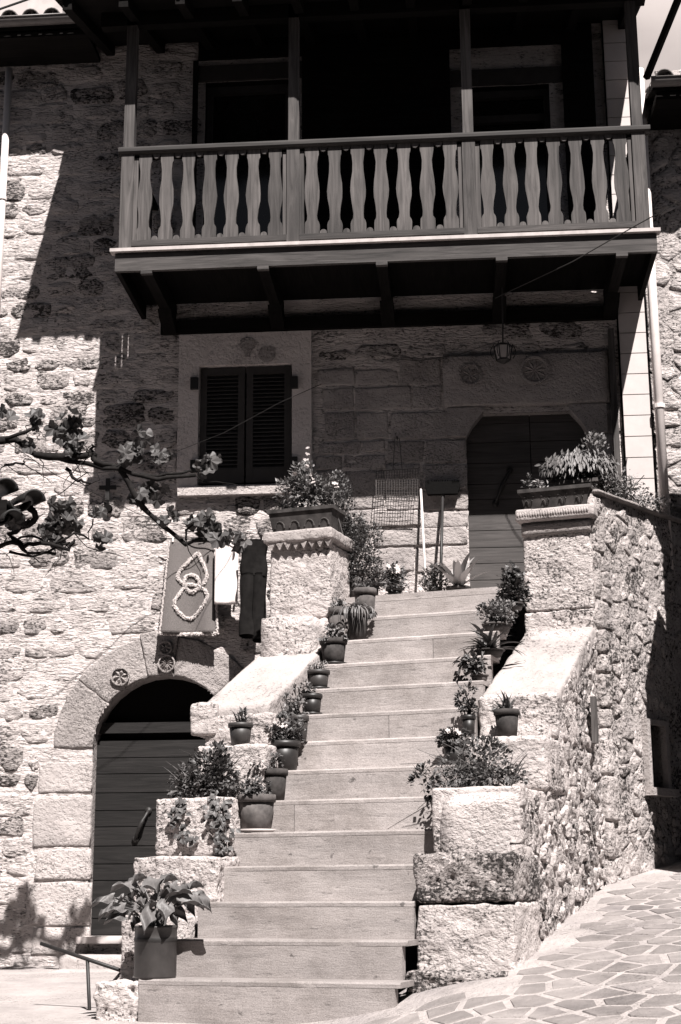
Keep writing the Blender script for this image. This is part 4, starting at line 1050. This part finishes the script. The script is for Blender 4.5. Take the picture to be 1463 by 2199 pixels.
c, r, h = land(760, 1226, 12.0, 46); simple('leafy shrub in a terracotta pot at the head of the steps', c, r, h, 'terra_d', (.17, .14, .24), 760, .04, 'leaf', 0, None, .7, None, .33, .72, (.03, 0))
c, r, h = land(730, 1226, 12.1, 44); t = simple('tall dark shrub rising behind the window-side pillar', c, r, h, 'terra_d', (.14, .13, .36), 1100, .04, 'leaf', 0, None, .95, None, .33, .72, (-.03, -.1), 14)
c, r, h = land(800, 1250, 12.1, 30); simple('low small-leaved plant on the landing edge', c, r, h, 'terra_d', (.12, .1, .1), 260, .035, 'leaf_m', 0, None, .6)
c, r, h = land(848, 1262, 12.2, 34); simple('geranium with pale blossoms on the landing', c, r, h, 'plastic', (.11, .09, .1), 170, .05, 'leaf', 0, None, .8, (6, .03, 'petal'), .45)
c = at(765, 1168, 12.84); r = 27/ppm(c); hc2 = 38/ppm(c)
t = plant('wall pot hung beside the wire rack with a small white-flowered plant', c, 'wall_pot'); pot(t, c, r, hc2, 'terra_d', taper=.4)
mb = MB(); bush(mb, c+[0, -.02, hc2+.05], (.1, .05, .06), 60, .05, R, 0); mb.build('foliage', M['leaf_m'], t); mb = MB(); flowers(mb, c+[0, -.05, hc2+.03], (.09, .03, .08), 6, .03, R); mb.build('blossom', M['petal'], t)
MB().tube([c+np.array([0, r, hc2*.8]), (c[0], YF-.02, c[2]+hc2*.8)], .012, 6).build('hook', M['iron'], t)
# planter boxes on the pillars
def planter(label, a0, a1, b0, b1, z0, h, pm, lip=.012):
    cen = st((a0+a1)/2, (b0+b1)/2, z0); t = thing('planter_box', label, 'planter', cen, TH, 'planter boxes on the pillars'); f = .03
    mb = MB(); P8 = [(a0+f, b0+f, z0), (a1-f, b0+f, z0), (a1-f, b1-f, z0), (a0+f, b1-f, z0), (a0, b0, z0+h-.03), (a1, b0, z0+h-.03), (a1, b1, z0+h-.03), (a0, b1, z0+h-.03)]
    mb.hexa([st(*q) for q in P8]); mb.build('box', M[pm], t)
    mb = MB(); mb.box(a0-lip, a1+lip, b0-lip, b0+.02, z0+h-.029, z0+h, st); mb.box(a0-lip, a1+lip, b1-.02, b1+lip, z0+h-.029, z0+h, st); mb.box(a0-lip, a0+.02, b0+.0201, b1-.0201, z0+h-.029, z0+h, st); mb.box(a1-.02, a1+lip, b0+.0201, b1-.0201, z0+h-.029, z0+h, st)
    mb.build('rim', M[pm], t); mb = MB(); mb.box(a0+.02, a1-.02, b0+.02, b1-.02, z0+h-.0285, z0+h-.015, st); mb.build('soil', M['soil'], t)
    return t
t = planter('long terracotta trough of bushy flowers on the window-side pillar', -2.28, -1.74, 2.74, 3.02, 3.432, .19, 'terra_d')
for k in range(4):
    a = -2.19+k*.125; mb = MB(); mb.tube([st(a+.04*math.cos(q), 2.755-.0+.012*math.sin(q)*0, 3.47+.055*math.sin(q)) for q in np.linspace(0, math.pi, 7)], .008, 5); mb.build('relief', M['terra_d'], t)
fc = st(-2.02, 2.88, 3.77); mb = MB(); bush(mb, fc, (.25, .15, .16), 900, .05, R, 0, .28); bush(mb, fc+[.0, 0, .12], (.13, .1, .14), 300, .05, R, -.2, .25); mb.build('foliage', M['leaf_m'], t)
mb = MB(); flowers(mb, fc+[0, -.12, 0], (.2, .05, .15), 5, .022, R); mb.build('blossom', M['petal'], t)
sp_ = at(660, 968, 11.4); mb = MB(); mb.tube([fc+[.08, 0, .05], sp_+np.array([0, 0, .02])], .005, 5); 
mb.build('stem', M['leaf_m'], t); mb = MB()
for k in range(4): flowers(mb, sp_+np.array([0, 0, -.05*k+.02]), (.012, .01, .01), 2, .018, R)
mb.build('blossom', M['petal'], t)
s2 = at(720, 1045, 11.6); t2 = thing('flower_stalk', 'single pale blossom on a stalk between trough and shrub', 'flower', s2-np.array([0, 0, .3]))
mb = MB(); mb.tube([st(-1.72, 3.0, 3.34), s2-np.array([.02, 0, .1]), s2], .006, 6); mb.build('stem', M['leaf_m'], t2); mb = MB(); flowers(mb, s2, (.02, .02, .03), 6, .026, R); mb.build('blossom', M['petal'], t2)
t = planter('carved dark terracotta trough with leaf relief on the door-side pillar', -.40, .15, 3.44, 3.72, 3.612, .17, 'terra_d', .018)
for k in range(4):
    a = -.33+k*.135
    for s in (-1, 1):
        for j in range(3):
            mb = MB(); mb.tube([st(a+s*(.006+q*(.022+.01*j)), 3.462-.02*q, 3.645+.035*j+.045*math.sin(q*2.2)) for q in np.linspace(0, 1, 6)], [.006, .009, .009, .008, .007, .004], 5); mb.build('leaf_relief', M['terra_d'], t)
mb = MB(); bush(mb, st(-.17, 3.5, 3.82), (.12, .05, .05), 90, .05, R, .4, .2); mb.build('foliage', M['leaf_l'], t)
mb = MB(); bush(mb, st(-.36, 3.55, 3.87), (.04, .04, .1), 60, .035, R, 0); mb.build('sprig', M['leaf'], t)
t = planter('plain terracotta trough behind the carved one, full of drooping leaves', -.13, .16, 3.76, 3.98, 3.612, .3, 'terra')
fc = st(.0, 3.86, 4.06); mb = MB()
for i in range(1100):
    az = R.uniform(0, 6.3); q = R.random()**.5; P_ = fc+np.array([math.cos(az)*.3*q, math.sin(az)*.18*q, .1*(1-q*q)+R.gauss(0, .035)-.03]); leaf(mb, P_, np.array([math.cos(az)*.5*q, math.sin(az)*.5*q-.15, -1.]), np.array([math.cos(az)*q, math.sin(az)*q-.5, .5]), R.uniform(.05, .085), .011)
mb.build('foliage', M['leaf_m'], t); mb = MB(); bush(mb, fc+[0, .02, -.02], (.3, .16, .12), 700, .06, R, .5); mb.build('inner_foliage', M['leaf'], t)
c = st(.12, 4.0, 3.6); t = thing('trailing_shrub', 'small-leaved shrub trailing along the coping toward the white pier', 'shrub', C0+E1*.3+np.array([0, 0, 3.7]))
mb = MB(); bush(mb, C0+E1*.28+np.array([-.1, .1, 4.0]), (.17, .14, .32), 900, .035, R, 0); bush(mb, C0+E1*.55+np.array([-.08, .05, 3.9]), (.26, .16, .2), 800, .035, R, .1); bush(mb, C0+E1*.9+np.array([-.05, .0, 3.83]), (.26, .12, .11), 460, .035, R, .2); bush(mb, C0+E1*.75+np.array([-.05, .0, 3.88]), (.05, .05, .14), 70, .03, R, -.2)
mb.build('foliage', M['leaf_m'], t); mb = MB()
for i in range(14): mb.tube([C0+E1*R.uniform(.1, .6)+np.array([-.06, 0, 3.74]), C0+E1*R.uniform(.1, 1.0)+np.array([-.06, .03, R.uniform(3.85, 4.2)])], .004, 5, False)
mb.build('stem', M['bark'], t)
mb = MB()
for i in range(9): mb.tube([st(.17+.01*i/3, 3.72+.02*i, 3.62), st(.18+.012*i/3, 3.66+.03*i, 3.3+.02*R.random()*5)], .004, 4, False)
mb.build('dry_stem', M['leaf_l'], t)
# door side of the steps
c, r, h = stand(1103, 1298, 13, 46, .14); simple('tall pot of dark red geraniums against the door-side pillar', c, r, h, 'plastic_m', (.09, .08, .14), 200, .055, 'leaf', 0, None, .8, (14, .035, 'petal_d'), .45)
c, r, h = stand(1068, 1340, 12, 66, .12); simple('low terracotta pot of round-leaved plant below the geraniums', c, r, h, 'terra', (.12, .09, .09), 230, .045, 'leaf_m', 0, None, .7, None, .45)
c, r, h = stand(1052, 1402, 11, 66, .11); t = simple('pot of dark pointed lily leaves leaning over the steps', c, r, h, 'terra_d', (.06, .05, .04), 20, .05, 'leaf', 0, None, .5)
mb = MB()
for i in range(34): strap(mb, c+np.array([R.uniform(-.03, .03), R.uniform(-.03, .03), h-.02]), R.uniform(2.3, 5.2) if i % 3 else R.uniform(-1, 2), R.uniform(.17, .32), .016, R.uniform(.35, 1.3), R, 7, R.uniform(.6, 1.6))
mb.build('blade', M['leaf'], t)
c, r, h = stand(1030, 1462, 10, 40, .1); simple('short pot with hanging leaves under the lilies', c, r, h, 'terra', (.1, .07, .08), 90, .07, 'leaf', .7, None, .3, None, .36, .72, (-.06, -.02))
c, r, h = stand(1006, 1536, 8, 32, .12); simple('slim black pot with sprouting leaves against the rounded block', c, r, h, 'plastic', (.06, .05, .1), 90, .05, 'leaf', .1, None, .8)
bb = 1.68; a, z = sv(1088, 1524, bb); c = st(a, bb, 1.65); r = 28/ppm(c); h = max(.08, z-1.65)
t = simple('terracotta pot with grassy tuft on the door-side block', c, r, h, 'terra_d', (.08, .06, .02), 60, .06, 'leaf_m', .8, None, .2, None, .15)
mb = MB()
for i in range(22): strap(mb, c+np.array([R.uniform(-.03, .03), R.uniform(-.03, .03), h-.01]), R.uniform(0, 6.3), R.uniform(.08, .16), .008, R.uniform(.8, 1.5), R, 5, .5)
mb.build('blade', M['leaf'], t)
c, r, h = stand(978, 1594, 7, 54, .12); simple('black square-sided pot topped with white daisies', c, r, h, 'plastic', (.09, .07, .05), 170, .045, 'leaf', .3, None, .5, (20, .024, 'petal'), .33, .85)
c = st(-.2, 1.15, 1.287); t = thing('wild_shrub', 'sprawling wiry shrub covering the lowest door-side block', 'shrub', c)
mb = MB(); bush(mb, c+[-.03, -.06, .08], (.34, .17, .11), 1000, .034, R, .2); bush(mb, c+[.0, 0, .17], (.2, .13, .15), 560, .038, R, 0); bush(mb, st(-.47, .92, 1.33), (.09, .08, .1), 150, .04, R, .2); mb.build('foliage', M['leaf'], t)
mb = MB()
for i in range(46):
    b0 = c+np.array([R.uniform(-.2, .12), R.uniform(-.1, .1), 0]); mb.tube([b0, b0+np.array([R.gauss(0, .06), -.04, R.uniform(.05, .18)]), b0+np.array([R.gauss(0, .14), -.06, R.uniform(.1, .3)])], [.003, .0025, .0015], 4, False)
mb.build('stem', M['leaf_m'], t); mb = MB()
for i in range(7): strap(mb, c+np.array([.16+R.uniform(-.02, .05), -.05, 0]), R.uniform(-.8, .6), R.uniform(.2, .3), .01, R.uniform(1., 1.5), R, 6, R.uniform(.2, 1.8))
mb.build('blade', M['leaf'], t)
# agave on the landing
c = at(985, 1268, 12.2); c[2] = 2.94
t = plant('broad-bladed agave in a low bowl on the landing by the door', c); pot(t, c, .1, .14, 'terra_d', taper=.8)
for i in range(17):
    mb = MB(); strap(mb, c+np.array([0, 0, .12]), -math.pi/2+i*2.399, R.uniform(.2, .38), .035, R.uniform(.55, 1.35), R, 7, .5); mb.build('leaf', M['leaf_l'], t, True)
c, r, h = land(935, 1262, 12.3, 30); simple('dark round shrub behind the broom foot', c, r, h, 'plastic', (.1, .08, .1), 300, .04, 'leaf', 0, None, .6)

# ------------------------------------------------------------------ things on the landing
b0 = at(944, 1275, 12.52); b0[2] = 2.942; b1 = at(951, 1062, 12.83)
t = thing('broom', 'upturned broom with wide dark bristle head leaning beside the door', 'broom', b0)
MB().tube([b0, b1], .013, 10).build('handle', M['iron'], t, True)
mb = MB(); wd = 38/ppm(b1); hh = 22/ppm(b1); V = [(-wd*.85, 0), (wd*.85, 0), (wd, hh*.9), (wd*.95, hh*1.25), (-wd*.95, hh*1.25), (-wd, hh*.9)]
mb.prism([b1+np.array([x, -.03, z]) for x, z in V], (0, .06, 0)); hd = mb.build('head', M['broom'], t)
mb = MB()
for i in range(160):
    x = R.uniform(-wd*.95, wd*.95); q = b1+np.array([x, R.uniform(-.03, .03), hh*1.0]); mb.tube([q, q+np.array([x*.05, R.gauss(0, .006), hh*.3+R.uniform(0, .012)])], .0022, 3, False)
mb.build('bristles', M['broom'], hd)
MB().tube([b1-np.array([0, 0, .03]), b1+np.array([0, 0, .02])], .02, 8).build('socket', M['plastic'], t, True)
b0 = at(917, 1275, 12.5); b0[2] = 2.942; b1 = at(904, 1050, 12.86)
o = MB().tube([b0, (b0+b1)/2, b1], [.011, .011, .01], 10).build('white_stick', M['stick_l'], None, True); tag(o, 'thin white stick leaning against the wall next to the broom', 'stick')
# wire rack on the wall
t = thing('wire_rack', 'wire grill rack hanging on the wall left of the white stick', 'rack', at(850, 1070, 12.75))
c00, c10, c01, c11 = at(808, 1012, YF-.07), at(898, 1006, YF-.07), at(808, 1072, YF-.16), at(897, 1076, YF-.16)
mb = MB()
for k in range(17): s = k/16; mb.tube([c00+(c10-c00)*s, c01+(c11-c01)*s], .0022, 4, False)
for k in range(13): s = k/12; mb.tube([c00+(c01-c00)*s, c10+(c11-c10)*s], .0022, 4, False)
mb.build('wire_grid', M['wire'], t); MB().tube([c00, c10, c11, c01, c00], .005, 6).build('frame', M['wire'], t)
hk = at(853, 942, YF-.04); MB().tube([c00+(c10-c00)*.4, hk+np.array([-.02, 0, 0]), hk, hk+np.array([.02, 0, 0]), c00+(c10-c00)*.62], .004, 6).build('handle', M['wire'], t)
MB().tube([hk+np.array([0, .06, .01]), hk+np.array([0, -.02, .01])], .008, 6).build('nail', M['iron'], t)
# lantern
lp = at(1080, 640, 12.35); lt = at(1080, 735, 12.35)
t = thing('lantern', 'small hanging iron lantern with scrolled cage under the balcony', 'lantern', lt)
MB().tube([(lp[0], 12.35, 5.735), lt], .007, 6).build('chain', M['iron'], t)
mb = MB(); s = .0042*0.98
mb.lathe([(0, .0), (.03, -.01), (.075, -.03), (.08, -.04), (.03, -.03)], lt, 6); mb.lathe([(.058, -.155), (.06, -.17), (.02, -.19), (0, -.2)], lt, 6)
for k in range(6):
    a = k*math.pi/3; e = np.array([math.cos(a), math.sin(a), 0]); mb.tube([lt+e*.078+[0, 0, -.035], lt+e*.058+[0, 0, -.165]], .006, 5)
    mb.tube([lt+e*(.078+.03*math.sin(q*3))+[0, 0, -.02-.13*q] for q in np.linspace(0, 1, 6)], .005, 5)
mb.build('cage', M['iron'], t, False); MB().lathe([(.066, -.042), (.052, -.155)], lt, 6).build('glass', plain('frosted glass', .35, .3, .4, .1), t)
MB().lathe([(.02, -.06), (.026, -.09), (.02, -.12), (0, -.13)], lt, 8).build('bulb', M['saucer'], t, True)
# overhead wires
def wire(label, pts, r=.006, m='iron'):
    o = MB().tube(pts, r, 5).build('overhead_wire', M[m], None); return tag(o, label, 'wire')
wire('black cable sagging from the upper edge under the balcony corner', [at(1500, 412, 10.9), at(1370, 482, 11.3), at(1230, 562, 11.7), at(1064, 640, 12.3)], .005)
wire('thin cable looping from the lantern along the wall', [lt+np.array([-.02, 0, .02]), at(985, 762, 12.7), at(900, 775, 12.82), at(840, 770, 12.83)], .004)
wire('slanting wire with dry tendrils across the shutters', [at(690, 825, 12.6), at(600, 865, 12.2), at(480, 930, 11.8), at(340, 985, 11.6), at(260, 990, 11.5)], .0028, 'bark')
wire('thin clothes wire crossing the wall below the vine', [at(-20, 925, 11.5), at(120, 1020, 11.7), at(300, 1105, 12.3), at(470, 1150, 12.7)], .003)

# ------------------------------------------------------------------ laundry
def cloth(name, x0, x1, yt, yb, Y, m, label, cat, fn=None, nx=14, ny=24, thick=.012, taper=(0, 0)):
    p = at((x0+x1)/2, yt, Y); t = thing(name, label, cat, p)
    V = []; F = []
    for sgn in (0, 1):
        for j in range(ny+1):
            for i in range(nx+1):
                s, q = i/nx, j/ny; x = x0+(x1-x0)*s+taper[0]*q*(1-s)+taper[1]*q*s; P_ = at(x, yt+(yb-yt)*q, Y)
                d = (fn(s, q) if fn else 0.); V.append(P_+np.array([0, d+thick*sgn, 0]))
    m1 = (nx+1)*(ny+1)
    for j in range(ny):
        for i in range(nx):
            a = j*(nx+1)+i; f = [a, a+1, a+nx+2, a+nx+1]; F.append(f[::-1]); F.append([k+m1 for k in f])
    edge = [i for i in range(nx+1)]+[j*(nx+1)+nx for j in range(1, ny+1)]+[ny*(nx+1)+i for i in range(nx-1, -1, -1)]+[j*(nx+1) for j in range(ny-1, 0, -1)]
    for k in range(len(edge)): a, b = edge[k], edge[(k+1) % len(edge)]; F.append([a, b, b+m1, a+m1])
    mkobj('fabric', mesh_from('fabric', V, F, t, True), M[m], t); return t
RY2 = YF-.13
t = cloth('rug', 362, 462, 1158, 1362, RY2, 'rug', 'grey rug with pale interlaced diamond motif hanging over the arch', 'rug', lambda s, q: -.03*math.sin(s*9)*(.25+q*.75)-.025*q, taper=(-20, 6))
def rugp(x, y):
    q = (y-1158)/204; s_ = min(1, max(0, (x-362+20*q)/(100+26*q))); return at(x, y, RY2-.03*math.sin(s_*9)*(.25+q*.75)-.025*q-.004)
def tuft(pts, wd, name, seed, par):
    """a raised band of shaggy pale pile"""
    mb = MB(); rr_ = random.Random(seed); Q = []
    for i in range(len(pts)-1):
        n = max(2, int(np.linalg.norm(pts[i+1]-pts[i])/.012))
        for k in range(n): Q.append(pts[i]+(pts[i+1]-pts[i])*(k/n)+np.array([rr_.gauss(0, .0022), 0, rr_.gauss(0, .0022)]))
    Q.append(pts[-1]); V = []; F = []
    for i, q in enumerate(Q):
        tt = Q[min(i+1, len(Q)-1)]-Q[max(i-1, 0)]; e = np.array([-tt[2], 0, tt[0]]); e = e/(np.linalg.norm(e)+1e-9)
        for f_, y_ in ((-1, .004), (-.7, -.008), (0, -.013), (.7, -.008), (1, .004)): V.append(q+e*wd*.62*f_*rr_.uniform(.85, 1.15)+np.array([0, y_+rr_.gauss(0, .0015), 0]))
    for i in range(len(Q)-1):
        for k in range(4): F.append([i*5+k, i*5+k+1, i*5+k+6, i*5+k+5])
    mb.add(V, F)
    for q in Q:
        for j in range(5):
            e = np.array([rr_.gauss(0, 1), -.5, rr_.gauss(-.2, 1)]); leaf(mb, q+np.array([0, -.2*wd, 0]), e, np.array([.1, -1, .4]), wd*.85, .004)
    return mb.build(name, M['rug_l'], par)
def rnd_(pts, closed=False):
    P_ = list(pts); out = []; n = len(P_)
    for i in range(n-1):
        p0 = P_[max(i-1, 0)]; p1, p2 = P_[i], P_[i+1]; p3 = P_[min(i+2, n-1)]
        for k in range(5):
            u = k/5; out.append(tuple(.5*((2*b)+(c-a)*u+(2*a-5*b+4*c-d)*u*u+(3*b-a-3*c+d)*u**3) for a, b, c, d in zip(p0, p1, p2, p3)))
    return out+[P_[-1]]
dia1 = [rugp(*q) for q in rnd_( ((425, 1187), (383, 1232), (395, 1256), (412, 1272), (436, 1256), (444, 1232), (427, 1189)))]
dia2 = [rugp(*q) for q in rnd_(((402, 1254), (375, 1297), (409, 1329), (445, 1284), (430, 1260), (402, 1254)))]
ring = [rugp(412+17*math.cos(a), 1252+18*math.sin(a)) for a in np.linspace(0, 6.283, 14)]
tuft(dia1, .026, 'motif', 1, t); tuft(dia2, .026, 'motif', 2, t); tuft(ring, .026, 'motif', 3, t)
tuft([rugp(341, 1360), rugp(400, 1362), rugp(467, 1360)], .026, 'fringe', 4, t); tuft([rugp(364, 1160), rugp(343, 1362)], .016, 'fringe', 5, t); tuft([rugp(461, 1160), rugp(467, 1360)], .016, 'fringe', 6, t)
cloth('towel', 463, 513, 1158, 1298, YF-.24, 'towel', 'white towel pegged between the rug and the black trousers', 'towel', lambda s, q: -.015*math.sin(s*7+1)*(.3+q), 10, 18, .006, taper=(-2, -2))
# black trousers: waist and two separate legs
tp = at(545, 1160, YF-.4); t = thing('trousers', 'black trousers hanging against the pillar end of the line', 'trousers', tp)
def leg_cloth(x0, x1, yt, yb, sh, dx):
    V = []; F = []; nx, ny = 10, 20
    for j in range(ny+1):
        q = j/ny
        for i in range(nx):
            a = 2*math.pi*i/nx; x = (x0+x1)/2+dx*q+(x1-x0)/2*math.cos(a)*(1+.06*math.sin(9*q+sh)); P_ = at(x, yt+(yb-yt)*q+4*math.sin(a), YF-.4); V.append(P_+np.array([0, .035*math.sin(a)+.012*math.sin(5*q+sh+2*a), 0]))
    for j in range(ny):
        for i in range(nx): F.append([j*nx+i, j*nx+(i+1) % nx, (j+1)*nx+(i+1) % nx, (j+1)*nx+i])
    F.append(list(range(nx))); return V, F
mb = MB(); mb.add(*leg_cloth(516, 548, 1235, 1366, 0, -2)); mb.add(*leg_cloth(543, 573, 1235, 1376, 2, -2)); mb.build('leg', M['black'], t, True)
mb = MB(); mb.add(*leg_cloth(517, 574, 1164, 1240, 1, 0)); mb.build('waist', M['black'], t, True)
wire('washing line carrying the rug, towel and trousers', [at(345, 1156, YF-.1), at(460, 1159, YF-.2), at(580, 1158, YF-.42), st(-2.25, 2.9, 3.2)], .004)
for i, x in enumerate((372, 452, 470, 507, 524, 566)):
    Y = YF-.1-(x-345)/235*.32; p = at(x, 1157, Y); o = MB().hexa([p+np.array(q)*[.008, .012, .03] for q in ((-1, -1, -1), (1, -1, -1), (1, 1, -1), (-1, 1, -1), (-.7, -.7, .6), (.7, -.7, .6), (.7, .7, .6), (-.7, .7, .6))]).build('clothes_peg', M['stick_l'], None)
    tag(o, ['peg at the outer top corner of the rug', 'peg at the towel-side top corner of the rug', 'peg at the rug-side corner of the white towel', 'peg at the trousers-side corner of the white towel', 'peg at the towel-side end of the black trousers', 'peg at the pillar-side end of the black trousers'][i], 'peg', 'pegs on the washing line')

# ------------------------------------------------------------------ vine
VY = YF-2.3
def vy(x): return YF-2.3
vine = thing('grapevine', 'gnarled grapevine reaching in from the side across the wall', 'vine', at(0, 960, VY))
BR = [([(-40, 950), (30, 945), (80, 975), (150, 990), (260, 1010), (340, 1030), (420, 1020)], .013), ([(-40, 930), (20, 942), (70, 925), (72, 915)], .009), ([(80, 980), (150, 982), (200, 975), (205, 990), (260, 1005), (285, 1050), (310, 1095), (350, 1130), (400, 1165), (440, 1160), (490, 1155)], .013),
      ([(140, 1005), (165, 1030), (195, 1038)], .007), ([(290, 1020), (340, 1020), (410, 1010)], .007), ([(60, 1085), (78, 1110), (60, 1130), (20, 1150), (50, 1175), (90, 1165), (150, 1180), (160, 1160)], .011), ([(-20, 1180), (30, 1165), (60, 1185), (120, 1190)], .008), ([(0, 1170), (70, 1150), (110, 1165), (160, 1145), (190, 1155), (200, 1115)], .005), ([(400, 1160), (400, 1140), (420, 1120)], .005), ([(200, 975), (198, 955)], .006), ([(10, 1000), (50, 995), (55, 985)], .005), ([(20, 1185), (70, 1195), (150, 1165)], .006)]
for pts, r in BR:
    P_ = []; n = len(pts)
    for i in range(n-1):
        for k in range(3):
            s = k/3; P_.append(at(pts[i][0]+(pts[i+1][0]-pts[i][0])*s+R.gauss(0, 2.2), pts[i][1]+(pts[i+1][1]-pts[i][1])*s+R.gauss(0, 2.2), vy(pts[i][0]+(pts[i+1][0]-pts[i][0])*s)+.06*math.sin(i*1.3+r*400)+R.gauss(0, .008)))
    P_.append(at(*pts[-1], vy(pts[-1][0])))
    MB().tube(P_, [2.05*r*(1-.5*i/len(P_))*R.uniform(.85, 1.2) for i in range(len(P_))], 7).build('stem', M['bark'], vine, True)
RV = random.Random(8)
for i in range(30):
    pts, r = RV.choice(BR); k = RV.randrange(len(pts)); x, y = pts[k]; dx, dy = RV.uniform(-14, 14), RV.uniform(-12, 12); P_ = []
    for j in range(9):
        P_.append(at(x, y, VY+RV.gauss(0, .012))); x += dx; y += dy; dx = dx*.85+RV.gauss(0, 4); dy = dy*.8+RV.gauss(.8, 4)
    MB().tube(P_, [.0045*(1-.08*j) for j in range(9)], 5).build('twig', M['bark'], vine, True)
def vine_leaf_mesh(s, cur):
    out = []
    for k in range(27):
        a = -math.pi*.5+.35+(2*math.pi-.7)*k/26; rr_ = s*(.7+.22*abs(math.cos(2.5*(a-math.pi/2)))**1.5+.05*math.cos(17*a))
        x, y = rr_*math.cos(a)*.95, rr_*math.sin(a)+s*.35; out.append((x, y, cur*(x*x+y*y)/s-.12*s*math.cos(5*a)))
    return [(0, 0, 0), (0, s*.4, -.03*s)]+out, [[1, k, k+1] for k in range(2, 28)]+[[0, 1, 28], [0, 2, 1]]
LM = []
for cur in (.25, -.3, .5, -.55, .1):
    V, F = vine_leaf_mesh(.06, cur); me = bpy.data.meshes.new('leaf'); me.from_pydata([tuple(map(float, q)) for q in V], [], F); me.update(); me.materials.append(M['vleaf_l'] if cur in (.25, -.3) else M['vleaf']); LM.append(me)
CL = [(65, 885, 14, 3), (75, 898, 10, 2), (150, 900, 16, 4), (150, 935, 20, 6), (165, 960, 14, 4), (125, 920, 8, 2), (62, 955, 8, 1), (270, 975, 16, 5), (300, 965, 14, 4), (345, 978, 22, 6), (320, 1045, 24, 7), (310, 1065, 16, 4), (440, 1000, 18, 6), (455, 980, 8, 2), (310, 925, 8, 2), (375, 1112, 18, 6), (430, 1115, 20, 6), (450, 1135, 24, 8), (490, 1145, 18, 5), (520, 1165, 14, 3), (130, 1095, 22, 7), (120, 1130, 24, 7), (145, 1120, 16, 4), (215, 1150, 14, 4), (100, 1140, 12, 4), (205, 1100, 8, 2), (-20, 900, 26, 6), (-30, 1100, 30, 7), (165, 905, 8, 2), (40, 1120, 14, 3)]
li = Matrix(MW[vine.name].tolist()).inverted()
for cx_, cy_, sp, n in CL:
    for i in range(int(n*1.5)):
        P_ = at(cx_+R.gauss(0, sp*.6), cy_+R.gauss(0, sp*.6), vy(cx_)+R.gauss(0, .05)); o = bpy.data.objects.new('leaf', R.choice(LM)); COL.objects.link(o); o.parent = vine
        o.matrix_local = li @ Matrix.Translation(Vector(P_)) @ Matrix.Rotation(R.uniform(-1., 1.), 4, 'Z') @ Matrix.Rotation(R.uniform(.5, 2.3), 4, 'X') @ Matrix.Rotation(R.uniform(1.8, 4.5), 4, 'Z') @ Matrix.Scale(R.uniform(.75, 1.3), 4)
# corner of a tiled porch roof close at hand
PYc = 10.3; pc = at(20, 1060, PYc); t = thing('tiled_porch_corner', 'dark barrel tiles at the corner of a porch roof jutting into view', 'porch roof', pc)
for x, y, r in ((14, 1052, .09), (74, 1075, .085), (30, 1118, .085), (-50, 1050, .09), (-40, 1118, .09)):
    c = at(x, y, PYc); mb = MB(); barrel(mb, c, r, .5, (-.5, .85, .12), True, 12, .018); mb.build('roof_tile', M['tile_shaded'], t, True)
for x, y in ((44, 1075), (-18, 1075), (0, 1105)):
    c = at(x, y, PYc+.02); mb = MB(); barrel(mb, c, .08, .5, (-.5, .85, .12), False, 12, .018); mb.build('roof_tile', M['tile_shaded'], t, True)
c = at(-60, 1090, PYc+.1); mb = MB(); mb.box(c[0]-.5, c[0]+.27, PYc+.05, PYc+.3, c[2]-.08, c[2]+.04); mb.build('porch_board', M['wood_dark'], t)

# ------------------------------------------------------------------ handrail by the cellar door
HY = 9.5; q0, q1, q2, q3 = at(88, 2026, HY+.1), at(188, 2060, HY), at(272, 2088, HY-.1), at(200, 2190, HY)
t = thing('iron_handrail', 'low bent iron handrail in front of the cellar threshold', 'handrail', q3)
MB().tube([q0, q1, q2], .012, 8).build('rail', M['iron'], t, True)
MB().tube([q1, q3-np.array([0, 0, .25])], .011, 8).build('post', M['iron'], t, True)
MB().tube([at(268, 2080, HY), at(240, 2112, HY+.1), at(236, 2150, HY+.12)], .01, 8).build('brace', M['iron'], t, True)
MB().tube([q3-np.array([.06, 0, -.02]), q3+np.array([.04, 0, .0])], .011, 6).build('foot', M['iron'], t, True)
